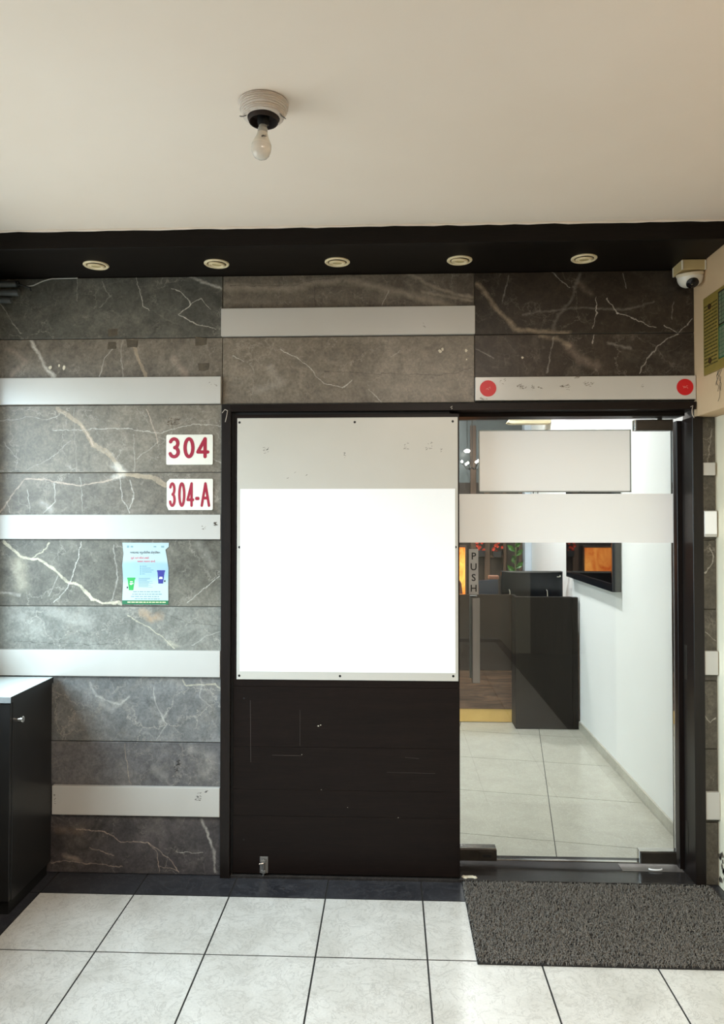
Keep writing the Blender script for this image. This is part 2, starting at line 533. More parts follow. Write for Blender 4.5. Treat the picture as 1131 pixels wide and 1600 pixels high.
def marble(name, base, dark, veins, gloss=0.36, cloud=(150, 142, 130), cl=0.35, seed=0.0, crack=0.5):
    k = NT(name)
    pos = k.pos()
    flat = k.n('ShaderNodeVectorMath', operation='MULTIPLY')
    k.l(pos, flat.inputs[0])
    flat.inputs[1].default_value = (1, 0, 1)
    p0 = flat.outputs[0]
    off = k.n('ShaderNodeVectorMath', operation='ADD')
    k.l(p0, off.inputs[0])
    off.inputs[1].default_value = (seed * 3.1, seed * 1.7, seed * 2.3)
    ps = off.outputs[0]
    # warped coordinate
    w1 = k.n('ShaderNodeVectorMath', operation='SUBTRACT')
    k.l(k.noise(ps, 7.0, 6, 0.65, color=True), w1.inputs[0])
    w1.inputs[1].default_value = (0.5, 0.5, 0.5)
    w2 = k.n('ShaderNodeVectorMath', operation='MULTIPLY')
    k.l(w1.outputs[0], w2.inputs[0])
    w2.inputs[1].default_value = (0.040, 0.0, 0.040)
    w3 = k.n('ShaderNodeVectorMath', operation='ADD')
    k.l(p0, w3.inputs[0])
    k.l(w2.outputs[0], w3.inputs[1])
    w5 = k.n('ShaderNodeVectorMath', operation='SUBTRACT')
    k.l(k.noise(ps, 30.0, 5, 0.6, color=True), w5.inputs[0])
    w5.inputs[1].default_value = (0.5, 0.5, 0.5)
    w6 = k.n('ShaderNodeVectorMath', operation='MULTIPLY_ADD')
    k.l(w5.outputs[0], w6.inputs[0])
    w6.inputs[1].default_value = (0.020, 0.0, 0.020)
    k.l(w3.outputs[0], w6.inputs[2])
    pw = w6.outputs[0]
    # body colour
    f1 = k.rng(k.noise(ps, 3.2, 9, 0.62, 0.6), 0.34, 0.66)
    col = k.mix(f1, lin(dark), lin(base))
    f2 = k.rng(k.noise(ps, 6.5, 10, 0.7, 1.2), 0.50, 0.74)
    col = k.mix(k.math('MULTIPLY', f2, cl), col, lin(cloud))
    fine = k.math('MULTIPLY', k.rng(k.noise(ps, 90.0, 6, 0.75), 0.33, 0.72, 0.74, 1.26), k.rng(k.noise(ps, 17.0, 8, 0.7, 0.8), 0.3, 0.7, 0.70, 1.32))
    colm = k.n('ShaderNodeVectorMath', operation='SCALE')
    k.l(col, colm.inputs[0])
    k.l(fine, colm.inputs['Scale'])
    col = colm.outputs[0]
    # hairline cracks
    vor = k.n('ShaderNodeTexVoronoi', feature='DISTANCE_TO_EDGE')
    vor.inputs['Scale'].default_value = 4.6
    wv = k.n('ShaderNodeVectorMath', operation='ADD')
    k.l(ps, wv.inputs[0])
    w4 = k.n('ShaderNodeVectorMath', operation='SCALE')
    k.l(w1.outputs[0], w4.inputs[0])
    w4.inputs['Scale'].default_value = 0.22
    k.l(w4.outputs[0], wv.inputs[1])
    k.l(wv.outputs[0], vor.inputs['Vector'])
    ck = k.rng(vor.outputs['Distance'], 0.0, 0.014, 1.0, 0.0)
    gate = k.rng(k.noise(ps, 4.0, 5), 0.46, 0.62)
    ck = k.math('MULTIPLY', k.math('MULTIPLY', ck, gate), crack)
    col = k.mix(ck, col, lin((186, 178, 166)))
    breakup = k.rng(k.noise(ps, 22.0, 7, 0.75), 0.34, 0.60, 0.28, 1.0)
    vo2 = k.n('ShaderNodeTexVoronoi', feature='DISTANCE_TO_EDGE')
    vo2.inputs['Scale'].default_value = 13.0
    k.l(wv.outputs[0], vo2.inputs['Vector'])
    c2 = k.math('MULTIPLY', k.rng(vo2.outputs['Distance'], 0.0, 0.045, 1.0, 0.0), k.rng(k.noise(ps, 9.0, 6, 0.7), 0.50, 0.64))
    col = k.mix(k.math('MULTIPLY', c2, crack * 0.75), col, lin((176, 168, 156)))
    soft = k.rng(k.noise(ps, 24.0, 8, 0.75), 0.34, 0.6, 0.3, 1.0)
    jag = k.math('SUBTRACT', k.noise(ps, 34.0, 8, 0.72), 0.5)
    for pts, wdt, ck_, st in veins:
        d = None
        for a, b in zip(pts[:-1], pts[1:]):
            g = k.n('ShaderNodeGroup')
            g.node_tree = SEG
            k.l(pw, g.inputs['P'])
            g.inputs['A'].default_value = (a[0], 0, a[1])
            ba = (b[0] - a[0], 0, b[1] - a[1])
            g.inputs['BA'].default_value = ba
            g.inputs['InvLen2'].default_value = 1.0 / max(1e-6, ba[0] ** 2 + ba[2] ** 2)
            d = g.outputs[0] if d is None else k.math('MINIMUM', d, g.outputs[0])
        d = k.math('ADD', d, k.math('MULTIPLY', jag, max(0.0045, wdt * 1.15)))
        if wdt > 0.006 and ck_ in 'tpyo' and st > 0.5:
            m = k.rng(d, wdt * 0.62, wdt * 0.92, 1.0, 0.0)
        else:
            m = k.rng(d, wdt * 0.15, wdt * (1.15 if wdt > 0.006 else 0.95), 1.0, 0.0)
        m = k.math('MULTIPLY', k.math('MULTIPLY', m, soft if (ck_ == 'g' or (wdt > 0.006 and ck_ in 'to')) else breakup), st)
        col = k.mix(m, col, lin(VEINCOL[ck_]))
    k.l(col, k.b.inputs['Base Color'])
    k.bump(k.noise(ps, 40.0, 6, 0.6), 0.05, 0.001)
    return k.set(gloss, 0.0, 0.30)


def wood(name, c, c2, scale=(1.2, 14, 14), rough=0.35, spec=0.4, bump=0.05, detail=8):
    k = NT(name)
    p = k.scaled(k.pos(), scale)
    f = k.rng(k.noise(p, 3.0, detail, 0.65, 0.8), 0.3, 0.72)
    col = k.mix(f, lin(c), lin(c2))
    g = k.rng(k.noise(k.scaled(k.pos(), tuple(4 * s for s in scale)), 6.0, 4), 0.35, 0.7, 0.78, 1.15)
    cm = k.n('ShaderNodeVectorMath', operation='SCALE')
    k.l(col, cm.inputs[0])
    k.l(g, cm.inputs['Scale'])
    k.l(cm.outputs[0], k.b.inputs['Base Color'])
    k.bump(f, bump, 0.001)
    return k.set(rough, 0.0, spec)


def floor_stone(name, c, c2, vein, rough=0.3, bump=0.1):
    k = NT(name)
    p = k.pos()
    f = k.rng(k.noise(p, 5.0, 8, 0.6, 0.5), 0.32, 0.7)
    col = k.mix(f, lin(c), lin(c2))
    f2 = k.noise(p, 11.0, 8, 0.65, 1.6)
    band = k.math('ABSOLUTE', k.math('SUBTRACT', f2, 0.5))
    col = k.mix(k.math('MULTIPLY', k.rng(band, 0.0, 0.026, 1.0, 0.0), 0.45), col, lin(vein))
    sp = k.rng(k.noise(p, 120.0, 3, 0.6), 0.35, 0.7, 0.93, 1.06)
    cm = k.n('ShaderNodeVectorMath', operation='SCALE')
    k.l(col, cm.inputs[0])
    k.l(sp, cm.inputs['Scale'])
    k.l(cm.outputs[0], k.b.inputs['Base Color'])
    k.bump(k.noise(p, 16.0, 8, 0.6, 1.5), bump, 0.003)
    return k.set(rough)


def glass_mat(name, tint):
    k = NT(name)
    t = k.n('ShaderNodeBsdfTransparent')
    t.inputs[0].default_value = tint
    g = k.n('ShaderNodeBsdfGlossy')
    g.inputs['Roughness'].default_value = 0.0
    fr = k.n('ShaderNodeFresnel')
    fr.inputs[0].default_value = 1.45
    mx = k.n('ShaderNodeMixShader')
    k.l(fr.outputs[0], mx.inputs[0])
    k.l(t.outputs[0], mx.inputs[1])
    k.l(g.outputs[0], mx.inputs[2])
    k.l(mx.outputs[0], k.t.nodes['Material Output'].inputs['Surface'])
    return k.m


M = {}
M['strip'] = plain('white_laminate', (194, 190, 184), (188, 184, 177), 3.0, 0.22, spec=0.45)
M['board'] = plain('white_acrylic_board', (200, 195, 186), (195, 190, 180), 2.0, 0.30)
M['paper'] = plain('white_paper', (250, 250, 250), (247, 247, 247), 2.0, 0.6)
M['blank_white'] = plain('blank_white_sheet', (250, 250, 250), (248, 248, 248), 2.0, 0.5)
M['wood'] = wood('dark_wenge_veneer', (20, 14, 12), (30, 21, 18), (1.0, 10, 16), 0.40, 0.16)
M['wood_v'] = wood('dark_wenge_veneer_upright', (21, 15, 13), (32, 24, 21), (14, 14, 1.0), 0.36, 0.3)
M['beam'] = wood('dark_beam_veneer', (16, 12, 9), (24, 18, 14), (0.8, 12, 12), 0.5, 0.15)
M['black'] = plain('black_gap_paint', (10, 9, 9), None, 8, 0.6)
M['screw'] = plain('black_screw', (16, 15, 15), None, 30, 0.4, 0.4)
M['grout'] = plain('grey_grout', (150, 145, 136), (120, 114, 106), 14, 0.8)
M['grout_dark'] = plain('dark_grout', (38, 36, 34), None, 14, 0.8)
M['ceil'] = plain('painted_ceiling', (243, 231, 218), (237, 223, 208), 1.2, 0.75, bump=0.06, bscale=30)
M['cream'] = plain('cream_painted_wall', (212, 184, 148), (204, 175, 138), 1.6, 0.7, bump=0.06, bscale=25)
M['cream_lo'] = plain('pale_cream_wall', (238, 228, 204), (230, 218, 190), 1.6, 0.7, bump=0.06, bscale=25)
M['white_wall'] = plain('white_office_wall', (238, 239, 236), (233, 234, 230), 1.6, 0.6)
M['office_ceil'] = plain('office_ceiling', (225, 222, 214), None, 2, 0.7)
M['tile'] = floor_stone('pale_ceramic_floor', (224, 222, 217), (198, 195, 188), (158, 154, 148), 0.30, 0.2)
M['dark_tile'] = floor_stone('dark_slate_floor', (58, 58, 62), (40, 40, 44), (92, 92, 96), 0.32, 0.10)
M['office_tile'] = floor_stone('office_vitrified_floor', (186, 183, 170), (174, 171, 158), (200, 198, 186), 0.22, 0.02)
M['granite'] = floor_stone('dark_granite_threshold', (52, 49, 48), (38, 36, 35), (74, 70, 68), 0.22, 0.05)
M['steel'] = plain('brushed_steel', (150, 146, 142), (130, 127, 124), 20, 0.40, 0.6, stretch=(1, 1, 0.1))
M['plate'] = plain('satin_steel_plate', (168, 166, 164), (150, 148, 146), 20, 0.5, 0.25)
M['dark_steel'] = plain('dark_bronze_metal', (74, 68, 62), (60, 55, 50), 14, 0.38, 0.7)
M['chrome'] = plain('chrome', (215, 212, 208), None, 20, 0.14, 1.0)
M['glass'] = glass_mat('clear_glass', (0.96, 0.985, 0.975, 1))
M['red'] = plain('red_print', (158, 20, 50), (150, 16, 46), 8, 0.4)
M['sign'] = plain('sign_plate_white', (232, 228, 216), (226, 221, 208), 5, 0.35)
M['red_disc'] = plain('red_sticker', (205, 12, 24), (196, 8, 20), 6, 0.4)
M['ink'] = plain('dark_ink', (52, 48, 44), None, 20, 0.7)
M['ink_soft'] = plain('brown_glue_residue', (112, 100, 86), (90, 80, 68), 60, 0.7)
M['flake'] = plain('pale_plaster_flake', (214, 206, 186), None, 30, 0.8)

# ================================================================== THE SETTING
random.seed(4)

# ---- lobby floor: 40 cm tiles, dark border round three sides
XJ = [-1.472 + 0.4 * i for i in range(8)]          # joints across
YB, YR = -0.170, 0.398                              # border front, row depth
fl = tag(MB().box(-1.85, 1.42, -6.0, 0.19, -0.03, -0.0014).build('floor', M['grout_dark']),
         'pale stone tile floor with a dark tile border', kind='structure')
G = 0.0032
_cache = {}


def floor_piece(x0, x1, y0, y1, mat, nm='floor_tile'):
    key = (round(x1 - x0, 3), round(y1 - y0, 3), mat.name)
    w, d = x1 - x0 - 2 * G, y1 - y0 - 2 * G
    if key not in _cache:
        o = MB().box(-w / 2, w / 2, -d / 2, d / 2, -0.010, 0.0).build(nm, mat, fl)
        _cache[key] = o.data
    else:
        o = link(nm, _cache[key], None, fl)
    o.location = ((x0 + x1) / 2, (y0 + y1) / 2, random.uniform(-0.0004, 0.0))
    return o


for i in range(len(XJ) - 1):
    x0, x1 = XJ[i], XJ[i + 1]
    if i == len(XJ) - 2:
        x1 = 1.31
    floor_piece(x0, x1, YB, 0.012, M['dark_tile'], 'border_tile')
    for j in range(14):
        floor_piece(x0, x1, YB - YR * (j + 1), YB - YR * j, M['tile'])
for j in range(-1, 14):                             # side borders
    y1, y0 = (0.012, YB) if j < 0 else (YB - YR * j, YB - YR * (j + 1))
    floor_piece(1.31, 1.396, y0, y1, M['dark_tile'], 'border_tile')
    floor_piece(-1.80, -1.472, y0, y1, M['dark_tile'], 'border_tile')

# ---- facade: plaster wall with marble tiles in front of it
wb = MB()
wb.box(-1.95, -0.746, 0.010, 0.19, 0, 2.80)
wb.box(-0.746, 1.335, 0.010, 0.19, 2.066, 2.80)
wb.box(1.335, 1.60, 0.010, 0.19, 0, 2.80)
wall = tag(wb.build('wall_back', M['grout']), 'marble tiled wall around the office entrance', kind='structure')

ZR = [2.645, 2.370, 2.073, 1.770, 1.474, 1.176, 0.870, 0.579, 0.268, 0.0]
MAR = {
    'L1': ((94, 92, 84), (80, 79, 73), 0.30, 1.0), 'L2': ((124, 115, 103), (100, 93, 84), 0.4, 2.2),
    'L3': ((128, 119, 106), (106, 99, 88), 0.45, 3.4), 'L4': ((126, 117, 105), (102, 95, 85), 0.45, 4.9),
    'L5': ((118, 113, 102), (82, 78, 70), 0.40, 5.3), 'L6': ((136, 134, 126), (112, 110, 103), 0.45, 6.1),
    'L7': ((128, 127, 125), (104, 104, 103), 0.40, 7.7), 'L8': ((114, 111, 111), (90, 88, 88), 0.35, 8.8),
    'L9': ((86, 80, 80), (60, 56, 56), 0.25, 9.9),
    'M1': ((114, 105, 93), (88, 80, 71), 0.30, 11.0), 'M2': ((132, 122, 109), (112, 103, 91), 0.35, 12.4),
    'R1': ((56, 48, 40), (46, 39, 32), 0.08, 13.5), 'R2': ((64, 55, 47), (50, 43, 36), 0.18, 14.2),
    'N': ((96, 90, 80), (80, 75, 68), 0.3, 15.1),
}
for kx, (b_, d_, cl_, sd_) in MAR.items():
    M['mar_' + kx] = marble('marble_' + kx.lower(), b_, d_, VEINS[kx], seed=sd_, cl=cl_, crack=0.22 if kx[0] == 'R' else (0.62 if kx in ('L3', 'L4', 'L5', 'L6', 'L7') else 0.42))


def wall_piece(x0, x1, z0, z1, key):
    y = random.uniform(-0.0006, 0.0006)
    return MB().box(x0 + 0.0012, x1 - 0.0012, y, 0.0115, z0 + 0.0016, z1 - 0.0016).build(
        'wall_tile', M['mar_' + key], wall, bevel=0.0018)


for r in range(9):
    z1, z0 = ZR[r], ZR[r + 1]
    wall_piece(-1.80, -0.747, z0, z1, 'L%d' % (r + 1))
    if r < 2:
        wall_piece(-0.747, 0.365, max(z0, 2.068), z1, 'M%d' % (r + 1))
        wall_piece(0.365, 1.312, max(z0, 2.068), z1, 'R%d' % (r + 1))
    if r > 1:
        wall_piece(1.335, 1.396, z0, min(z1, 2.004), 'N')

# ---- white laminate strips (setting)
STRIPS = [
    (-1.799, -0.750, 2.073, 2.193, 'white laminate strip on the left wall just above the room number plates'),
    (-1.799, -0.749, 1.474, 1.583, 'white laminate strip between the room number plates and the waste poster'),
    (-1.799, -0.749, 0.870, 0.985, 'white laminate strip just above the black cabinet top'),
    (-1.495, -0.749, 0.262, 0.388, 'scuffed white laminate strip low on the wall beside the black cabinet'),
    (-0.750, 0.366, 2.371, 2.494, 'white laminate strip above the wooden door'),
    (0.366, 1.309, 2.079, 2.181, 'white laminate strip above the glass door carrying two red stickers'),
    (1.337, 1.388, 1.751, 1.806, 'thin grey-white strip end right of the door frame near its top'),
    (1.337, 1.393, 0.899, 1.000, 'white strip end right of the door frame at mid height'),
    (1.337, 1.396, 0.286, 0.401, 'white strip end right of the door frame near the floor'),
]
strip_obj = []
for i, (x0, x1, z0, z1, lb) in enumerate(STRIPS):
    o = MB().box(x0, x1, -0.020, 0.0008, z0, z1).build('trim_%d' % (i + 1), M['strip'], None, bevel=0.0018)
    strip_obj.append(tag(o, lb, kind='structure'))
sw = thing('switch_box', (1.365, -0.001, 1.487), 'blank white wall box on the narrow marble strip right of the door', 'wall box')
MB().box(1.337, 1.3925, -0.024, -0.0008, 1.487, 1.600).build('box_body', M['strip'], sw, bevel=0.003)
MB().box(1.339, 1.389, -0.0255, -0.0242, 1.500, 1.596).build('cover_plate', M['blank_white'], sw, bevel=0.0004)

# ---- ceiling, dark beam with down-lights
cl = MB().box(-1.95, 1.60, -6.0, 0.19, 2.718, 2.78).build('ceiling', M['ceil'])
tag(cl, 'cream painted ceiling', kind='structure')
bead = []
random.seed(9)
nb = 60
bm_ = MB()
prof = []
for i in range(nb + 1):
    x = -1.80 + (1.31 + 1.80) * i / nb
    prof.append((x, -0.352 - random.uniform(0.001, 0.007), 2.716))
bm_.tube(prof, [random.uniform(0.003, 0.0065) for _ in prof], 8)
bm_.build('plaster_bead', M['ceil'], cl, smooth=True)
beam = thing('trim_10', (-0.7, -0.17, 2.645), 'dark wood veneered beam below the ceiling', kind='structure')
for (x0, x1) in ((-1.80, 1.309),):
    MB().box(x0, x1, -0.352, -0.340, 2.645, 2.717).build('fascia_board', M['beam'], beam, bevel=0.001)
MB().box(-1.80, 1.309, -0.340, 0.0095, 2.645, 2.660).build('soffit_board', M['beam'], beam, bevel=0.0008)

# ---- right side: cream cross beam above, wall below
tag(MB().box(1.311, 1.60, -6.0, 0.009, 2.005, 2.717).build('trim_11', M['cream'], None, bevel=0.002),
    'cream painted cross beam on the right', kind='structure')
wrm = MB().box(1.397, 1.60, -1.15, 0.009, 0.0, 2.004)
wrm.box(1.397, 1.60, -6.0, -5.0, 0.0, 2.004)
wr = tag(wrm.build('wall_right', M['cream_lo']), 'pale cream wall on the right', kind='structure')
# unseen side passage, added to keep the reflection in the glass door dark
psm = MB().box(1.60, 4.3, -1.15, -1.0, 0, 2.78).box(1.60, 4.3, -5.15, -5.0, 0, 2.78).box(4.2, 4.3, -5.0, -1.15, 0, 2.78)
tag(psm.build('wall_added_passage', plain('added_passage_paint', (96, 86, 74), None, 2, 0.7)), 'walls of the added, unseen side passage', kind='structure')
tag(MB().box(1.60, 4.3, -5.15, -1.0, 2.718, 2.78).build('ceiling_added_passage', M['ceil']), 'ceiling of the added, unseen side passage', kind='structure')
tag(MB().box(1.396, 4.3, -5.0, -1.15, -0.03, 0.0).build('floor_added_passage', M['dark_tile']), 'dark floor of the added, unseen side passage', kind='structure')
random.seed(21)
ch = MB()
for i in range(26):                                  # chipped plaster at the foot of the corner
    z = random.uniform(0.0, 0.14) ** 1.0
    y = random.uniform(-0.085, -0.002)
    s = random.uniform(0.004, 0.011)
    pts = [(y + s * math.cos(a) * random.uniform(.6, 1.2), 0.012 + z + s * 1.3 * math.sin(a) * random.uniform(.6, 1.2)) for a in [k * 1.0472 for k in range(6)]]
    ch.prism(pts, 'x', 1.3955, 1.398)
ch.build('plaster_chips', M['ink_soft'], wr)['kind'] = 'stuff'

# ---- left wall with window; deep reveal and grey tone shaped to limit its light
wl = MB()
wl.box(-2.25, -1.801, -6.0, -2.20, 0, 2.718)
wl.box(-2.25, -1.801, -0.15, 0.0085, 0, 2.718)
wl.box(-2.25, -1.801, -2.20, -0.15, 0, 1.00)
wl.box(-2.25, -1.801, -2.20, -0.15, 2.30, 2.718)
tag(wl.build('wall_left', plain('grey_window_wall', (128, 132, 132), None, 2, 0.7)), 'pale wall with a window opening', kind='structure')
wf = MB().box(-1.95, 1.60, -6.1, -6.0, 0, 2.718)
tag(wf.build('wall_front', M['cream_lo']), 'pale wall behind the camera', kind='structure')

# ---- door frame
fr = thing('trim_12', (0.3, 0, 0), 'dark wood door frame', kind='structure')
MB().box(-0.746, -0.704, -0.024, 0.16, 0.0, 2.068).build('jamb', M['wood_v'], fr, bevel=0.0015)
MB().box(-0.704, 1.308, -0.024, 0.16, 2.036, 2.068).build('head', M['wood'], fr, bevel=0.0015)
MB().box(1.290, 1.3345, -0.024, 0.085, 0.012, 2.003).build('jamb', M['wood_v'], fr, bevel=0.0015)
MB().box(1.299, 1.3345, 0.086, 0.125, 0.012, 2.003).build('jamb_groove', M['black'], fr)
MB().box(1.276, 1.3345, 0.112, 0.185, 0.012, 2.003).build('door_stop', M['wood_v'], fr, bevel=0.0015)
MB().box(0.300, 1.290, 0.055, 0.16, 2.018, 2.0355).build('head_stop', M['wood'], fr, bevel=0.001)
MB().box(0.256, 0.302, 0.050, 0.17, 0.012, 2.0355).build('mullion', M['wood_v'], fr, bevel=0.0015)
MB().box(-0.7035, -0.694, 0.0, 0.05, 0.012, 2.0355).build('rebate', M['black'], fr)
MB().box(-0.694, 0.256, 0.002, 0.05, 2.026, 2.0355).build('rebate', M['black'], fr)
for (z0, z1) in ((1.012, 0.862), (0.105, 0.245)):    # strike plates let into the right jamb
    za, zb = min(z0, z1), max(z0, z1)
    MB().box(1.2885, 1.2902, 0.052, 0.076, za, zb).build('strike_plate', M['dark_steel'], fr, bevel=0.0004)
sill = MB().box(-0.703, 1.334, -0.018, 0.215, -0.004, 0.012).build('trim_13', M['granite'], None, bevel=0.001)
tag(sill, 'dark polished granite threshold under the doors', kind='structure')

# ---- wooden door leaf, five boards
d1 = thing('door_1', (-0.2, 0.0, 0.014), 'dark wood door leaf with horizontal boards', kind='structure')
ZB = [0.018, 0.268, 0.382, 0.568, 0.83, 1.13, 1.43, 1.73, 2.024]
MB().box(-0.689, 0.293, 0.002, 0.036, 0.018, 2.024).build('core', M['black'], d1)
for z0, z1 in zip(ZB[:-1], ZB[1:]):
    MB().box(-0.692, 0.296, -0.010, 0.0022, z0 + 0.0004, z1 - 0.0004).build('board', M['wood'], d1, bevel=0.0007)
tb = MB().box(-0.573, -0.537, -0.0125, -0.0095, 0.022, 0.092).build('tower_bolt', M['steel'], d1, bevel=0.0006)
MB().tube([(-0.556, -0.018, 0.012), (-0.556, -0.018, 0.085)], 0.0045, 10).build('bolt_rod', M['chrome'], tb, smooth=True)
MB().tube([(-0.556, -0.020, 0.066), (-0.574, -0.026, 0.066)], 0.0045, 10).build('bolt_knob', M['chrome'], tb, smooth=True)
for z in (0.030, 0.075):
    MB().box(-0.566, -0.546, -0.0225, -0.0124, z - 0.006, z + 0.006).build('bolt_keeper', M['steel'], tb, bevel=0.001)
for (x, z) in ((-0.645, 0.778), (-0.644, 0.163)):
    MB().tube([(x, -0.0108, z), (x, -0.0095, z)], 0.0042, 14).build('screw_hole', M['black'], d1)

# scratches and dents on the boards
random.seed(5)
sc = MB()


def scratch(mb, x0, z0, x1, z1, y, w=0.0007):
    dx, dz = x1 - x0, z1 - z0
    L = math.hypot(dx, dz)
    nx, nz = -dz / L * w, dx / L * w
    mb.prism([(x0 + nx, z0 + nz), (x0 - nx, z0 - nz), (x1 - nx, z1 - nz), (x1 + nx, z1 + nz)], 'y', y - 0.0003, y + 0.0003)


scratch(sc, -0.617, 0.77, -0.614, 0.50, -0.0102)
scratch(sc, -0.398, 0.73, -0.398, 0.573, -0.0102, 0.0005)
scratch(sc, -0.52, 0.532, -0.39, 0.531, -0.0102, 0.0005)
scratch(sc, -0.02, 0.465, 0.19, 0.462, -0.0102, 0.0004)
scratch(sc, 0.06, 0.53, 0.12, 0.525, -0.0102, 0.0005)
sc.build('scratches', plain('pale_scratch', (74, 64, 58), None, 40, 0.7), d1)['kind'] = 'stuff'
chip = MB()
for (x, z, s) in ((-0.318, 0.661, 0.004), (-0.308, 0.665, 0.003), (-0.39, 0.536, 0.002), (-0.305, 0.385, 0.0018), (-0.19, 0.31, 0.0018), (0.03, 0.27, 0.002)):
    chip.prism([(x + s * math.cos(a * 1.2), z + s * .7 * math.sin(a * 1.2)) for a in range(5)], 'y', -0.0106, -0.0098)
chip.build('chips', M['flake'], d1)['kind'] = 'stuff'

# ---- glass door
d2 = thing('door_2', (0.78, 0.13, 0.02), 'clear glass door leaf with metal patch fittings', kind='structure')
MB().box(0.3045, 1.262, 0.124, 0.136, 0.036, 2.012).build('pane', M['glass'], d2)
MB().box(0.3045, 1.262, 0.122, 0.138, 0.031, 0.0362).build('bottom_edge', M['chrome'], d2, bevel=0.0005)
MB().box(1.2622, 1.2655, 0.122, 0.138, 0.036, 2.012).build('edge_seal', M['steel'], d2, bevel=0.0005)


def patch(x0, x1, z0, z1, nm, lb):
    o = MB().box(x0, x1, 0.108, 0.152, z0, z1).build(nm, M['dark_steel'], d2, bevel=0.0025)
    tag(o, lb)
    return o


pl = patch(0.3045, 0.471, 0.034, 0.086, 'lock_fitting', 'dark metal bottom lock fitting')
MB().box(0.3046, 0.468, 0.110, 0.150, 0.0858, 0.0915).build('top_lip', M['chrome'], pl, bevel=0.0008)
MB().box(0.392, 0.458, 0.1055, 0.1085, 0.042, 0.078).build('escutcheon', M['dark_steel'], pl, bevel=0.001)
MB().box(0.408, 0.446, 0.1045, 0.1060, 0.052, 0.064).build('keyhole_slot', M['black'], pl)
pb = patch(1.104, 1.262, 0.036, 0.086, 'hinge_fitting', 'dark metal bottom hinge fitting')
MB().box(1.100, 1.106, 0.112, 0.148, 0.036, 0.090).build('end_lip', M['chrome'], pb, bevel=0.0008)
MB().box(1.102, 1.262, 0.112, 0.148, 0.0858, 0.0902).build('top_lip', M['chrome'], pb, bevel=0.0008)
pt = patch(1.096, 1.258, 1.960, 2.009, 'hinge_fitting', 'dark metal top hinge fitting')
MB().box(1.092, 1.097, 0.112, 0.148, 1.960, 2.009).build('end_lip', M['chrome'], pt, bevel=0.0008)
MB().box(1.085, 1.195, 0.100, 0.1105, 2.0165, 2.0215).build('pivot_bar', M['dark_steel'], pt, bevel=0.0008)
MB().tube([(1.205, 0.12, 2.008), (1.205, 0.12, 2.0185)], 0.010, 12).build('pivot_pin', M['dark_steel'], pt)
hd = MB().box(0.360, 0.3945, 0.072, 0.088, 0.834, 1.212).build('pull_handle', M['steel'], d2, bevel=0.002)
for z in (0.875, 1.170):
    MB().tube([(0.377, 0.088, z), (0.377, 0.124, z)], 0.008, 12).build('handle_mount', M['steel'], hd, smooth=True)
hb = MB().box(0.360, 0.3945, 0.172, 0.188, 0.834, 1.212).build('pull_handle', M['steel'], d2, bevel=0.002)
for z in (0.875, 1.170):
    MB().tube([(0.377, 0.136, z), (0.377, 0.172, z)], 0.008, 12).build('handle_mount', M['steel'], hb, smooth=True)
pp = MB().box(0.351, 0.394, 0.1222, 0.1238, 1.222, 1.428).build('push_plate', M['plate'], d2, bevel=0.0006)
tag(pp, 'brushed steel plate lettered PUSH')

# ================================================================== LETTERING HELPERS


def text_obj(s, size, x, y, z, mat, parent, name='lettering', sx=1.0, align='LEFT', depth=0.0003, bold=0.0):
    cu = bpy.data.curves.new('t', 'FONT')
    cu.body = s
    cu.size = size
    cu.align_x = align
    cu.extrude = depth
    cu.offset = bold
    cu.resolution_u = 3
    to = bpy.data.objects.new('t', cu)
    me = bpy.data.meshes.new_from_object(to)
    bpy.data.objects.remove(to)
    b = BASE.get(parent.as_pointer(), Vector((0, 0, 0)))
    me.transform(Matrix.Translation(Vector((x, y, z)) - b) @ Matrix.Rotation(math.pi / 2, 4, 'X') @ Matrix.Diagonal((sx, 1, 1, 1)))
    return link(name, me, mat, parent)


def arc(cx, cz, rx, rz, a0, a1, n=14):
    return [(cx + rx * math.cos(R(a0 + (a1 - a0) * i / n)), cz + rz * math.sin(R(a0 + (a1 - a0) * i / n))) for i in range(n + 1)]


GLYPH = {   # strokes in a unit box, round-ended
    '3': [arc(0.46, 0.75, 0.42, 0.25, 160, -80, 14) + arc(0.46, 0.26, 0.46, 0.26, 80, -160, 16)],
    '0': [arc(0.5, 0.5, 0.46, 0.5, 90, 450, 28)],
    '4': [[(0.98, 0.26), (0.02, 0.26), (0.72, 1.0), (0.72, 0.0)]],
    'A': [[(0.02, 0.0), (0.5, 1.0), (0.98, 0.0)], [(0.2, 0.34), (0.8, 0.34)]],
    '-': [[(0.1, 0.32), (0.9, 0.32)]],
}


def strokes(mb, ch, x, z, w, h, t, y, tx=None):
    """round-ended strokes of thickness t standing 0.6 mm proud of y; tx squeezes them sideways"""
    tx = tx or t
    e = [0.0006]
    for st in GLYPH[ch]:
        pts = [(x + a * w, z + b * h) for a, b in st]
        for (p, q) in zip(pts[:-1], pts[1:]):
            dx, dz = (q[0] - p[0]) / tx, (q[1] - p[1]) / t
            L = math.hypot(dx, dz) or 1e-6
            nx, nz = -dz / L * tx / 2, dx / L * t / 2
            mb.prism([(p[0] + nx, p[1] + nz), (q[0] + nx, q[1] + nz), (q[0] - nx, q[1] - nz), (p[0] - nx, p[1] - nz)], 'y', y - e[0], y)
            e[0] += 0.00001
        for p in pts:
            mb.prism([(p[0] + tx / 2 * math.cos(R(a)), p[1] + t / 2 * math.sin(R(a))) for a in range(0, 360, 30)], 'y', y - e[0], y)
            e[0] += 0.00001


